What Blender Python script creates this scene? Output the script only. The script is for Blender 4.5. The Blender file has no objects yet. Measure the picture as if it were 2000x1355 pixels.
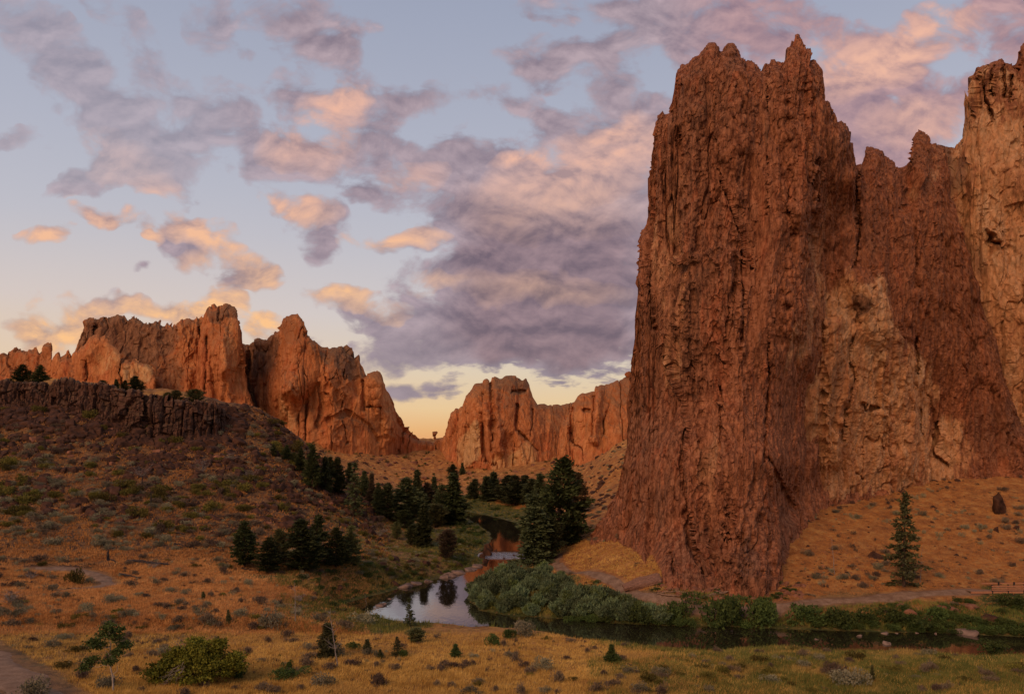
import bpy, math, random, time
import numpy as np
T0 = time.time()
rng = np.random.default_rng(7)
random.seed(7)
F = 1428.0      # focal length in photo pixels (2000 wide)
HZ = 870.0      # horizon row of the photo
EYE = 26.0      # eye height above the river
scene = bpy.context.scene
col = scene.collection

def log(*a): print('[%.1f]' % (time.time()-T0), *a)

# ---------------------------------------------------------------- tags
def tag(o, label=None, cat=None, group=None, kind=None):
    if label: o['label'] = label
    if cat: o['category'] = cat
    if group: o['group'] = group
    if kind: o['kind'] = kind
    return o

def empty(name, loc=(0, 0, 0), rz=0.0):
    o = bpy.data.objects.new(name, None)
    col.objects.link(o); o.location = loc; o.rotation_euler = (0, 0, rz)
    o.empty_display_size = 0.2
    return o

def link(name, me, parent=None, loc=(0, 0, 0)):
    o = bpy.data.objects.new(name, me)
    col.objects.link(o); o.location = loc
    if parent: o.parent = parent
    return o

def mesh(name, V, Fc, mats=(), smooth=False, attrs=None):
    """V (n,3); Fc (m,3) or (m,4) array; attrs: {name: (n,) or (n,3)} on points"""
    V = np.asarray(V, dtype=np.float32); Fc = np.asarray(Fc, dtype=np.int32)
    k = Fc.shape[1]; m = len(Fc)
    me = bpy.data.meshes.new(name)
    me.vertices.add(len(V)); me.vertices.foreach_set('co', V.ravel())
    me.loops.add(m*k); me.loops.foreach_set('vertex_index', Fc.ravel())
    me.polygons.add(m)
    me.polygons.foreach_set('loop_start', np.arange(0, m*k, k, dtype=np.int32))
    me.polygons.foreach_set('loop_total', np.full(m, k, dtype=np.int32))
    me.polygons.foreach_set('use_smooth', np.full(m, smooth, dtype=bool))
    for mt in mats: me.materials.append(mt)
    if attrs:
        for an, a in attrs.items():
            a = np.asarray(a, dtype=np.float32)
            if a.ndim == 1:
                at_ = me.attributes.new(an, 'FLOAT', 'POINT'); at_.data.foreach_set('value', a)
            else:
                at_ = me.attributes.new(an, 'FLOAT_VECTOR', 'POINT'); at_.data.foreach_set('vector', a.ravel())
    me.update(calc_edges=True)
    return me

def grid_faces(nr, nc):
    i = np.arange(nr-1)[:, None]*nc + np.arange(nc-1)[None, :]
    i = i.ravel()
    return np.stack([i, i+1, i+nc+1, i+nc], 1)

# ---------------------------------------------------------------- noise
def _h(ix, iy, iz, seed):
    h = (ix.astype(np.int64)*374761393 + iy.astype(np.int64)*668265263 + iz.astype(np.int64)*2147483647 + seed*974711) & 0xffffffff
    h = ((h ^ (h >> 13))*1274126177) & 0xffffffff
    h = (h ^ (h >> 16))*2246822519 & 0xffffffff
    h = h ^ (h >> 15)
    return (h & 0xffffff).astype(np.float32)/np.float32(0xffffff)

def vnoise(x, y, z=None, seed=0):
    x = np.asarray(x, np.float32); y = np.asarray(y, np.float32)
    ix = np.floor(x); iy = np.floor(y); fx = x-ix; fy = y-iy
    fx = fx*fx*fx*(fx*(fx*6-15)+10); fy = fy*fy*fy*(fy*(fy*6-15)+10)
    ix = ix.astype(np.int32); iy = iy.astype(np.int32)
    if z is None:
        o = np.zeros_like(ix)
        a = _h(ix, iy, o, seed); b = _h(ix+1, iy, o, seed); c = _h(ix, iy+1, o, seed); d = _h(ix+1, iy+1, o, seed)
        return (a+(b-a)*fx)*(1-fy)+(c+(d-c)*fx)*fy
    z = np.asarray(z, np.float32); iz = np.floor(z); fz = z-iz; fz = fz*fz*fz*(fz*(fz*6-15)+10); iz = iz.astype(np.int32)
    r = 0
    for k, wz in ((0, 1-fz), (1, fz)):
        a = _h(ix, iy, iz+k, seed); b = _h(ix+1, iy, iz+k, seed); c = _h(ix, iy+1, iz+k, seed); d = _h(ix+1, iy+1, iz+k, seed)
        r = r + ((a+(b-a)*fx)*(1-fy)+(c+(d-c)*fx)*fy)*wz
    return r

def fbm(x, y, z=None, o=4, seed=0, gain=.5):
    s = 0; a = 1.0; t = 0
    for k in range(o):
        f = 2.03**k
        s = s + a*(vnoise(x*f, y*f, None if z is None else z*f, seed+k*17)*2-1); t += a; a *= gain
    return s/t

def ridged(x, y, z=None, o=4, seed=0, gain=.5):
    s = 0; a = 1.0; t = 0
    for k in range(o):
        f = 2.03**k
        n = 1-np.abs(vnoise(x*f, y*f, None if z is None else z*f, seed+k*17)*2-1)
        s = s + a*n*n; t += a; a *= gain
    return s/t

def cells(x, y, seed=0, jit=.9):
    """2-D Voronoi: F1, F2, and random facet value (offset + tilt)"""
    ix = np.floor(x).astype(np.int32); iy = np.floor(y).astype(np.int32); o = np.zeros_like(ix)
    b1 = np.full(x.shape, 9., np.float32); b2 = b1.copy(); fac = np.zeros(x.shape, np.float32)
    for dx in (-1, 0, 1):
        for dy in (-1, 0, 1):
            jx = ix+dx; jy = iy+dy
            px = jx+.5+(_h(jx, jy, o, seed)-.5)*jit; py = jy+.5+(_h(jx, jy, o, seed+5)-.5)*jit
            ex = x-px; ey = y-py; d = np.sqrt(ex*ex+ey*ey).astype(np.float32)
            v = (_h(jx, jy, o, seed+9)-.5)+ex*(_h(jx, jy, o, seed+11)-.5)*1.6+ey*(_h(jx, jy, o, seed+13)-.5)*1.6
            nb = d < b1
            b2 = np.where(nb, b1, np.minimum(b2, d)); fac = np.where(nb, v, fac); b1 = np.where(nb, d, b1)
    return b1, b2, fac.astype(np.float32)

def sstep(a, b, x):
    t = np.clip((x-a)/(b-a), 0, 1); return t*t*(3-2*t)

# ---------------------------------------------------------------- RBF
class RBF:
    def __init__(s, P, v, c=1.0):
        s.P = np.asarray(P, float); v = np.asarray(v, float); s.c = c
        n = len(v)
        A = np.zeros((n+3, n+3))
        A[:n, :n] = s.k(s.P)
        A[:n, n] = 1; A[:n, n+1:] = s.P; A[n, :n] = 1; A[n+1:, :n] = s.P.T
        s.w = np.linalg.solve(A+np.eye(n+3)*1e-9, np.r_[v, 0, 0, 0])
    def k(s, Q):
        d2 = ((Q[:, None, :]-s.P[None])**2).sum(2)
        return np.sqrt(d2+s.c**2)
    def __call__(s, x, y):
        sh = np.shape(x); Q = np.stack([np.ravel(x), np.ravel(y)], 1).astype(float)
        out = np.empty(len(Q)); n = len(s.P)
        for i in range(0, len(Q), 40000):
            q = Q[i:i+40000]; out[i:i+40000] = s.k(q)@s.w[:n]+s.w[n]+q@s.w[n+1:]
        return out.reshape(sh)

def pw(px, py, Y):
    """photo pixel at distance Y -> world"""
    return ((px-1000)/F*Y, Y, EYE-(py-HZ)/F*Y)
def wpix(px, py, z=0.0):
    Y = (EYE-z)*F/(py-HZ); return ((px-1000)/F*Y, Y)

# ---------------------------------------------------------------- node helper
class NT:
    def __init__(s, nt): s.nt = nt; s.n = nt.nodes; s.l = nt.links
    def new(s, t, **kw):
        nd = s.n.new(t)
        for k, v in kw.items():
            setattr(nd, k, v)
        return nd
    def set(s, sock, v):
        if isinstance(v, bpy.types.NodeSocket): s.l.new(v, sock)
        elif v is not None: sock.default_value = v
    def math(s, op, a, b=None, c=None, clamp=False):
        nd = s.new('ShaderNodeMath', operation=op, use_clamp=clamp)
        s.set(nd.inputs[0], a); s.set(nd.inputs[1], b); s.set(nd.inputs[2], c)
        return nd.outputs[0]
    def vmath(s, op, a, b=None, scale=None):
        nd = s.new('ShaderNodeVectorMath', operation=op)
        s.set(nd.inputs[0], a); s.set(nd.inputs[1], b)
        if scale is not None: s.set(nd.inputs['Scale'], scale)
        return nd.outputs['Value'] if op in ('LENGTH', 'DOT_PRODUCT') else nd.outputs[0]
    def noise(s, vec, scale, detail=4, rough=.55, dist=0.0, color=False, w=None):
        nd = s.new('ShaderNodeTexNoise'); s.set(nd.inputs['Vector'], vec)
        nd.inputs['Scale'].default_value = scale; nd.inputs['Detail'].default_value = detail
        nd.inputs['Roughness'].default_value = rough; nd.inputs['Distortion'].default_value = dist
        return nd.outputs['Color' if color else 'Fac']
    def voro(s, vec, scale, feature='F1', out='Distance', rand=1.0):
        nd = s.new('ShaderNodeTexVoronoi', feature=feature); s.set(nd.inputs['Vector'], vec)
        nd.inputs['Scale'].default_value = scale; nd.inputs['Randomness'].default_value = rand
        return nd.outputs[out]
    def mapv(s, vec, loc=(0, 0, 0), rot=(0, 0, 0), scale=(1, 1, 1), t='POINT'):
        nd = s.new('ShaderNodeMapping', vector_type=t); s.set(nd.inputs[0], vec)
        nd.inputs['Location'].default_value = loc; nd.inputs['Rotation'].default_value = rot; nd.inputs['Scale'].default_value = scale
        return nd.outputs[0]
    def ramp(s, fac, stops, interp='LINEAR'):
        nd = s.new('ShaderNodeValToRGB'); cr = nd.color_ramp; cr.interpolation = interp
        s.set(nd.inputs[0], fac)
        while len(cr.elements) < len(stops): cr.elements.new(.5)
        for e, (p, c) in zip(cr.elements, stops):
            e.position = p; e.color = (*c, 1)
        return nd.outputs[0]
    def mix(s, f, a, b, blend='MIX'):
        nd = s.new('ShaderNodeMix', data_type='RGBA', blend_type=blend)
        s.set(nd.inputs[0], f)
        for sock, v in ((nd.inputs[6], a), (nd.inputs[7], b)):
            if isinstance(v, bpy.types.NodeSocket): s.l.new(v, sock)
            else: sock.default_value = (*v, 1)
        return nd.outputs[2]
    def rng(s, v, a, b, c=0., d=1., interp='SMOOTHSTEP'):
        nd = s.new('ShaderNodeMapRange', interpolation_type=interp, clamp=True) if interp != 'LINEAR' else s.new('ShaderNodeMapRange', clamp=True)
        s.set(nd.inputs[0], v); nd.inputs[1].default_value = a; nd.inputs[2].default_value = b
        nd.inputs[3].default_value = c; nd.inputs[4].default_value = d
        return nd.outputs[0]
    def attr(s, name, out='Fac'):
        nd = s.new('ShaderNodeAttribute', attribute_name=name); return nd.outputs[out]

def srgb(r, g, b):
    return tuple(((c/255)/12.92 if c/255 <= .04045 else (((c/255)+.055)/1.055)**2.4) for c in (r, g, b))

def new_mat(name):
    m = bpy.data.materials.new(name); m.use_nodes = True
    m.node_tree.nodes.clear(); N = NT(m.node_tree)
    out = N.new('ShaderNodeOutputMaterial'); bs = N.new('ShaderNodeBsdfPrincipled')
    N.l.new(bs.outputs[0], out.inputs[0])
    bs.inputs['Roughness'].default_value = .9
    bs.inputs['Specular IOR Level'].default_value = .15
    return m, N, bs
def bump(N, bs, h, strength=.5, dist=.1):
    b = N.new('ShaderNodeBump'); b.inputs['Strength'].default_value = strength; b.inputs['Distance'].default_value = dist
    N.set(b.inputs['Height'], h); N.l.new(b.outputs[0], bs.inputs['Normal'])
# ---------------------------------------------------------------- camera
cam = bpy.data.cameras.new('camera'); camo = bpy.data.objects.new('camera', cam); col.objects.link(camo)
camo.location = (0, 0, EYE); camo.rotation_euler = (math.radians(90), 0, 0)
cam.sensor_width = 36; cam.lens = 36*F/2000; cam.shift_y = (HZ-677.5)/2000
cam.clip_start = .5; cam.clip_end = 20000
scene.camera = camo
scene.view_settings.view_transform = 'Standard'; scene.view_settings.look = 'None'
scene.view_settings.exposure = 0; scene.view_settings.gamma = 1

# ---------------------------------------------------------------- world: dawn sky with clouds
world = bpy.data.worlds.new('World'); scene.world = world; world.use_nodes = True
world.node_tree.nodes.clear(); W = NT(world.node_tree)
wout = W.new('ShaderNodeOutputWorld'); bg = W.new('ShaderNodeBackground'); W.l.new(bg.outputs[0], wout.inputs[0])
tc = W.new('ShaderNodeTexCoord'); sep = W.new('ShaderNodeSeparateXYZ'); W.l.new(tc.outputs['Generated'], sep.inputs[0])
ay = W.math('MAXIMUM', W.math('ABSOLUTE', sep.outputs[1]), .06)
U = W.math('MULTIPLY_ADD', W.math('DIVIDE', sep.outputs[0], ay), F/100, 10.0)          # azimuth tangent
V = W.math('MULTIPLY_ADD', W.math('DIVIDE', sep.outputs[2], ay), -F/100, HZ/100)       # elevation tangent, 8.7 = horizon
cmb = W.new('ShaderNodeCombineXYZ'); W.set(cmb.inputs[0], U); W.set(cmb.inputs[1], V)
P = cmb.outputs[0]
# clear sky colour by elevation
skyc = W.ramp(W.math('MAXIMUM', sep.outputs[2], 0), [
    (0.0, srgb(236, 160, 104)), (.018, srgb(240, 182, 118)), (.05, srgb(240, 206, 158)), (.10, srgb(228, 210, 186)),
    (.17, srgb(214, 207, 208)), (.26, srgb(198, 197, 207)), (.36, srgb(184, 187, 203)), (.55, srgb(158, 166, 189)), (1.0, srgb(112, 124, 152))])
warm = W.math('MULTIPLY', W.rng(U, 12.0, 0.0), W.rng(V, 3.5, 8.5))
skyc = W.mix(W.math('MULTIPLY', warm, .45), skyc, srgb(250, 206, 168))
nish = W.new('ShaderNodeTexSky', sky_type='NISHITA'); nish.sun_disc = False
SUN_EL, SUN_AZ = math.radians(35), math.radians(-146)     # azimuth measured from +Y towards +X
nish.sun_elevation = math.radians(3); nish.sun_rotation = SUN_AZ
skyn = W.vmath('SCALE', nish.outputs[0], scale=.10)
skyc = W.mix(.10, skyc, skyn)
# cloud masses: (x, y, rx, ry, tilt, weight) in hundredths of tangent units
CL = [(60,60,170,60,40,.65),(150,140,180,60,45,.7),(250,60,120,30,50,.35),(230,230,190,60,35,.8),(290,290,130,75,15,1.0),(270,350,90,35,25,.9),
 (150,368,60,20,-8,.8),(425,225,75,60,50,1.0),(490,320,50,28,60,.7),(425,45,70,50,40,.75),(590,50,120,60,30,.6),(650,110,50,60,60,.5),
 (700,240,88,82,0,1.15),(640,330,75,45,20,.9),(555,300,55,60,30,.95),(570,190,60,45,20,.7),(575,395,75,26,15,.9),(620,440,60,50,50,.85),(640,495,26,34,60,.7),
 (385,460,70,38,10,1.15),(425,510,100,34,18,1.0),(500,535,45,20,10,.9),(85,458,52,24,0,1.0),(205,430,75,18,14,.85),(288,467,22,10,0,.9),
 (285,523,20,9,0,.7),(775,472,84,20,2,1.15),(40,275,110,20,6,.55),(1120,400,240,150,-20,1.3),(1100,560,270,125,-6,1.6),(850,350,130,60,0,1.0),(950,400,120,80,0,1.0),
 (930,520,120,34,-14,1.0),(1010,650,240,70,4,1.3),(1200,300,130,70,-30,1.1),(1150,690,170,50,0,.8),(900,290,60,50,40,.6),
 (665,590,70,24,8,1.0),(730,625,75,34,20,.95),(790,665,70,36,15,.7),(745,705,75,36,0,.85),(870,755,32,20,0,1.0),(800,768,58,20,-5,.85),(950,700,90,26,0,.6),
 (120,640,80,60,0,1.15),(35,630,50,20,10,.7),(225,606,60,22,5,.9),(330,612,95,26,3,1.05),(425,600,56,34,0,1.15),(530,630,42,20,0,.9),
 (1080,120,100,45,0,.85),(1050,230,56,40,30,.95),(970,190,50,30,40,.6),(1190,180,60,90,0,.6),(860,190,90,22,-10,.4),(1380,50,210,80,0,1.1),(1150,20,120,30,0,.7),
 (1650,150,130,70,-35,1.1),(1770,90,120,52,-22,1.25),(1700,210,140,55,-35,1.1),(1810,240,130,55,-25,1.0),(1960,50,90,90,-30,.9),(1690,300,110,60,0,.9),(1900,180,60,40,-20,.5),
 (1550,300,200,120,0,.8),(700,60,60,30,0,.4),(330,180,90,30,40,.5),(560,655,60,16,8,.6)]
LT = [(672,205,46,32,0,1.0),(640,260,60,70,20,.6),(545,388,60,24,-5,1.0),(600,405,45,30,10,.7),(370,440,60,30,5,1.1),(440,470,50,34,40,.9),(505,535,45,26,5,1.0),(420,515,60,20,0,.5),
 (85,458,60,34,0,1.1),(205,430,90,26,14,.9),(288,467,30,18,0,.9),(770,466,84,20,0,1.2),(670,580,54,20,0,.9),(745,605,40,16,0,.35),(110,640,100,70,0,1.2),(330,615,120,30,0,1.1),
 (425,600,80,46,0,1.2),(530,630,60,30,0,1.1),(1170,320,190,60,-16,.8),(1010,322,40,14,0,1.0),(1180,262,60,20,-10,.9),(1100,400,180,60,0,.12),(1770,90,130,50,-24,1.15),(1640,130,110,50,-20,.55),(1790,240,90,40,0,.5),
 (295,385,60,30,10,.55),(560,290,50,30,0,.5),(850,565,50,16,0,.3),(800,345,60,20,0,.3),(1700,20,40,20,0,.6),(1050,565,160,26,0,.12),(240,320,80,40,20,.3)]
nwarp = W.noise(P, .9, 3, .55, color=True)
warpv = W.vmath('SCALE', W.vmath('SUBTRACT', nwarp, (.5, .5, .5)), scale=1.1)
Pw = W.vmath('ADD', P, warpv)
def blobs(vec, L):
    acc = None
    for (x, y, rx, ry, a, w) in L:
        m = W.mapv(vec, (x/100, y/100, 0), (0, 0, math.radians(a)), (rx/100*1.35, ry/100*1.35, 1), 'TEXTURE')
        g = W.new('ShaderNodeTexGradient', gradient_type='SPHERICAL'); W.l.new(m, g.inputs[0])
        acc = W.math('MULTIPLY', g.outputs['Fac'], w) if acc is None else W.math('MULTIPLY_ADD', g.outputs['Fac'], w, acc)
    return acc
B = blobs(Pw, CL); Lm = blobs(Pw, LT)
Pr = W.mapv(P, (0, 0, 0), (0, 0, math.radians(-20)), (.8, 1.25, 1))
n1 = W.noise(Pr, 1.2, 10, .58, .3)
n1b = W.noise(W.mapv(Pr, (.10, .17, 0)), 1.2, 6, .56, .3)
Pf = W.mapv(P, (3, 7, 0), (0, 0, math.radians(4)), (.9, 2.6, 1))
n2 = W.noise(Pf, 2.4, 8, .62, .3)
band = W.math('MULTIPLY', W.rng(V, 5.8, 6.9), W.rng(U, 7.2, 10.0))
n = W.new('ShaderNodeMix', data_type='FLOAT'); W.set(n.inputs[0], band); W.set(n.inputs[2], n1); W.set(n.inputs[3], n2); nn = n.outputs[0]
D = W.math('ADD', W.math('MULTIPLY', W.math('POWER', W.math('MAXIMUM', B, 0), .5), 1.0), W.math('MULTIPLY', W.math('SUBTRACT', nn, .5), 2.5))
soft = W.math('MULTIPLY', W.rng(U, 6.0, 3.5), W.rng(V, 4.3, 3.3))
dens = W.rng(W.math('SUBTRACT', D, W.math('MULTIPLY', soft, -.06)), .27, .86)
dens = W.math('MULTIPLY', dens, W.math('SUBTRACT', 1.0, W.math('MULTIPLY', soft, .38)))
dens = W.math('MULTIPLY', dens, W.rng(B, .0, .10))
# body colour: mauve-grey, cooler and darker low, pinker high
shade = W.math('ADD', W.math('MULTIPLY', W.math('SUBTRACT', n1, n1b), 3.2), .45, clamp=True)
body = W.mix(shade, srgb(136, 122, 136), srgb(184, 164, 172))
body = W.mix(W.math('MULTIPLY', W.rng(V, 5.6, 7.6), .6), body, srgb(142, 130, 140))
thick = W.math('MULTIPLY', W.rng(B, .5, 1.5), W.math('MULTIPLY', W.rng(U, 7.6, 9.6), W.rng(V, 3.3, 4.8)))
body = W.mix(W.math('MULTIPLY', thick, .75), body, W.mix(shade, srgb(102, 84, 98), srgb(152, 122, 128)))
pink = W.rng(U, 12.5, 14.5)
body = W.mix(W.math('MULTIPLY', pink, .55), body, W.mix(shade, srgb(150, 118, 132), srgb(205, 152, 146)))
litf = W.math('MULTIPLY', W.math('POWER', W.math('MAXIMUM', Lm, 0), .6), W.math('ADD', .35, W.math('MULTIPLY', shade, .9)), clamp=True)
litc = W.mix(W.rng(V, 3.0, 6.6), srgb(238, 184, 160), srgb(253, 196, 138))
ccol = W.mix(litf, body, litc)
final = W.mix(W.math('MULTIPLY', dens, .96), skyc, ccol)
# below the horizon: dim ground glow
final = W.mix(W.rng(sep.outputs[2], 0, -.04), final, srgb(110, 80, 60))
W.set(bg.inputs[0], final); bg.inputs[1].default_value = 1.0
scene.cycles.max_bounces = 5; scene.cycles.diffuse_bounces = 2; scene.cycles.glossy_bounces = 3; scene.cycles.transmission_bounces = 0
world.cycles.sampling_method = 'MANUAL'; world.cycles.sample_map_resolution = 512

sun = bpy.data.lights.new('sun', 'SUN'); so = bpy.data.objects.new('sun', sun); col.objects.link(so)
sun.energy = 2.0; sun.angle = math.radians(34); sun.color = (1.0, .60, .34)
sdir = (math.sin(SUN_AZ)*math.cos(SUN_EL), math.cos(SUN_AZ)*math.cos(SUN_EL), math.sin(SUN_EL))
from mathutils import Vector, Matrix
so.rotation_euler = Vector(sdir).to_track_quat('Z', 'Y').to_euler()
# ---------------------------------------------------------------- terrain control (photo px, py, distance, cover)
CT = [
 (0,1355,52,'b'),(500,1355,52,'g'),(1000,1355,53,'g'),(1500,1355,56,'b'),(2000,1355,58,'b'),(-600,1355,52,'g'),(2600,1355,58,'g'),
 (0,1300,61,'b'),(300,1300,60,'g'),(600,1300,61,'g'),(1000,1300,63,'g'),(1300,1300,64,'b'),(1500,1300,66,'v'),(1750,1300,67,'v'),(2000,1300,67,'v'),
 (0,1250,73,'b'),(200,1246,76,'b'),(450,1240,79,'b'),(700,1245,77,'g'),(900,1250,76,'g'),(1100,1264,75,'g'),(1500,1270,76,'v'),(1750,1279,76,'v'),(2000,1286,76,'v'),
 (900,1230,86,'g'),(780,1223,92,'v'),(1020,1230,84,'g'),(1200,1256,80,'v'),(1500,1262,80,'v'),(1750,1272,79,'v'),(2000,1280,79,'v'),(650,1213,97,'v'),
 (0,1225,80,'g'),(200,1225,81,'b'),(0,1200,87,'g'),(200,1208,84,'g'),(450,1208,86,'g'),(0,1160,97,'g'),(200,1160,99,'g'),(400,1165,100,'g'),(550,1180,101,'g'),
 (-500,1180,90,'g'),(-500,1080,115,'s'),(0,1120,106,'g'),(200,1120,112,'g'),(400,1128,113,'g'),(600,1150,110,'v'),(660,1165,109,'v'),
 (0,1080,118,'s'),(150,1085,120,'s'),(300,1085,121,'s'),(480,1100,124,'b'),(600,1115,124,'b'),(700,1110,130,'b'),(720,1140,120,'v'),
 (0,950,165,'s'),(0,850,205,'s'),(0,796,222,'s'),(-500,950,165,'s'),(-500,810,222,'s'),(150,950,168,'s'),(150,806,220,'s'),
 (300,950,178,'s'),(300,850,214,'s'),(450,860,222,'s'),(450,950,188,'s'),(480,1040,148,'s'),(560,900,228,'s'),(560,1000,172,'s'),
 (620,910,245,'s'),(700,945,262,'s'),(738,990,248,'b'),(640,1060,150,'s'),(740,1060,174,'b'),(760,1020,226,'b'),(800,1090,150,'b'),(850,1075,168,'v'),(870,1040,206,'v'),
 (860,1005,250,'v'),(800,1000,250,'b'),(930,1045,195,'v'),(920,1085,160,'v'),(880,1110,145,'b'),(790,1125,137,'v'),
 (700,930,330,'r'),(790,950,360,'r'),(760,905,410,'r'),(850,895,440,'r'),(850,868,480,'r'),(830,858,505,'r'),(800,862,500,'r'),(870,858,500,'r'),(950,925,395,'r'),
 (900,960,330,'r'),(930,985,302,'v'),(1000,1005,285,'v'),(1000,980,310,'r'),(1060,960,310,'r'),(1050,925,370,'r'),
 (1060,1040,190,'v'),(1040,1075,168,'v'),(1100,1010,215,'r'),(1150,960,260,'r'),(1200,900,262,'r'),(1215,860,285,'r'),(1150,905,310,'r'),(1100,925,340,'r'),(1120,960,290,'r'),
 (1095,1085,152,'r'),(1110,1120,135,'r'),(1150,1040,165,'r'),(1170,1012,180,'r'),(1200,1060,142,'r'),(1180,1100,130,'r'),(1250,1135,119,'r'),(1220,1160,117,'r'),(1050,1115,132,'v'),(1000,1150,118,'v'),(1150,1175,112,'v'),
 (1300,1160,112,'b'),(1400,1175,110,'b'),(1500,1180,109,'b'),(1600,1172,110,'b'),(1750,1163,111,'r'),(1900,1158,112,'r'),(2000,1156,112,'r'),(2300,1156,112,'r'),
 (1300,1205,104,'v'),(1550,1212,103,'v'),(1800,1200,105,'b'),(2000,1205,104,'v'),
 (1430,1152,114,'r'),(1560,1125,119,'r'),(1560,1050,134,'r'),(1560,1000,148,'r'),(1650,985,155,'r'),(1700,960,163,'r'),(1760,1050,137,'r'),(1760,1140,115,'r'),
 (1900,925,172,'r'),(2000,920,175,'r'),(2000,1000,148,'r'),(2000,1100,124,'r'),(2400,920,175,'r'),(2400,1000,150,'r'),(2400,1100,125,'r'),(1850,1000,148,'r'),(1850,1100,124,'r'),
]
CW = [ # world points outside the view (x, y, z, cover)
 (0,0,23.9,'g'),(0,-60,25,'g'),(-60,0,24,'g'),(60,0,23.5,'g'),(-60,-60,25,'g'),(80,-60,24.5,'g'),(0,22,17.0,'g'),(-30,22,17,'g'),(40,22,16.5,'g'),(0,38,11.0,'g'),(-30,38,11,'g'),(35,38,11,'g'),
 (-170,245,46.9,'g'),(-145,245,45.6,'g'),(-120,245,42.8,'g'),(-90,262,38,'s'),(-220,300,47,'g'),(-400,250,46,'g'),(-150,330,42,'r'),(-40,450,22,'r'),(-120,430,32,'r'),(-250,430,50,'r'),
 (120,440,30,'r'),(60,520,26,'r'),(200,350,35,'r'),(120,210,26,'r'),(-200,800,15,'r'),(300,800,15,'r'),(0,1400,5,'r'),(-1500,1400,5,'r'),(1500,1400,5,'r'),(0,3000,0,'r'),(-2500,3000,0,'r'),(2500,3000,0,'r'),(-350,150,35,'s'),(300,120,10,'r'),(-200,60,18,'g'),(180,50,6,'g')]
RIV = [(2900,1302),(2300,1300),(2000,1292),(1800,1286),(1600,1280),(1400,1280),(1200,1272),(1000,1256),(850,1238),(760,1217),(700,1205),(668,1192),(674,1178),(700,1170),(745,1158),(800,1143),
 (850,1130),(900,1116),(940,1102),(950,1094),(932,1085),(940,1074),(955,1062),(960,1050),(952,1038),(935,1024),(915,1013),(880,1004),(800,998),(800,991),(880,996),(915,999),(950,1006),(985,1014),
 (1012,1022),(1025,1035),(1030,1060),(1030,1090),(1022,1106),(960,1128),(928,1141),(915,1155),(918,1175),(940,1191),(1000,1203),(1100,1208),(1200,1215),(1300,1221),(1400,1224),(1560,1228),(1700,1232),
 (1880,1238),(2000,1243),(2300,1250),(2900,1254)]
RIVW = np.array([wpix(a, b) for a, b in RIV])
# densify + wobble the bank line
def densify(P, step):
    out = []
    for i in range(len(P)):
        a = P[i]; b = P[(i+1) % len(P)]; n = max(1, int(np.hypot(*(b-a))/step))
        for k in range(n): out.append(a+(b-a)*k/n)
    return np.array(out)
RV = densify(RIVW, 2.5)
RV = RV + np.stack([fbm(RV[:,0]/4, RV[:,1]/4, seed=3, o=2), fbm(RV[:,0]/4, RV[:,1]/4, seed=9, o=2)], 1)*.7
def poly_sd(x, y, PV):
    """signed distance to polygon, positive outside"""
    sh = np.shape(x); x = np.ravel(x).astype(np.float32); y = np.ravel(y).astype(np.float32)
    d = np.full(x.shape, 1e9, np.float32); ins = np.zeros(x.shape, bool)
    for i in range(len(PV)):
        ax, ay_ = PV[i-1]; bx, by = PV[i]
        ex, ey = bx-ax, by-ay_; L = ex*ex+ey*ey+1e-9
        t = np.clip(((x-ax)*ex+(y-ay_)*ey)/L, 0, 1)
        d = np.minimum(d, (x-ax-t*ex)**2+(y-ay_-t*ey)**2)
        c = ((ay_ > y) != (by > y)) & (x < (bx-ax)*(y-ay_)/((by-ay_) if by != ay_ else 1e-9)+ax)
        ins ^= c
    d = np.sqrt(d); return np.where(ins, -d, d).reshape(sh)
def sq(Y): return Y if Y < 130 else 130+(min(Y, 270)-130)*.62+max(0, Y-270)
CT = [(a, b, sq(c) if (k == 's' or (a < 735 and b > 935 and c > 130)) else c, k) for a, b, c, k in CT]
CW = [((x*sq(y)/y, sq(y), EYE+(z-EYE)*sq(y)/y, k) if (x < -80 and 240 < y < 265) else (x, y, z, k)) for x, y, z, k in CW]
CW += [(-230, 215, 44, 'g'), (-190, 230, 42, 'g')]
pts = [pw(a, b, c)+(k,) for a, b, c, k in CT]+CW
for q in ((1250,1268,83,.9),(1450,1272,83,.7),(1650,1276,83,.6),(1850,1282,83,.5),(2050,1286,83,.5)):
    pts.append(((q[0]-1000)/F*q[2]*1.06, q[2]+4, q[3], 'v'))
HR = RBF([(p[0], p[1]) for p in pts], [p[2] for p in pts], 5.0)
CX = np.array([p[0] for p in pts], np.float32); CY = np.array([p[1] for p in pts], np.float32); CK = np.array([p[3] for p in pts])
def cover(x, y):
    x = np.asarray(x, np.float32); y = np.asarray(y, np.float32)
    wx = x+fbm(x/14, y/14, seed=21, o=3)*9; wy = y+fbm(x/14, y/14, seed=31, o=3)*9
    acc = {k: np.zeros(x.shape, np.float32) for k in 'gsrvb'}
    for i in range(len(CX)):
        d2 = (wx-CX[i])**2+(wy-CY[i])**2+4
        acc[CK[i]] += 1/(d2*d2)
    t = sum(acc.values()); return {k: v/t for k, v in acc.items()}

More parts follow.
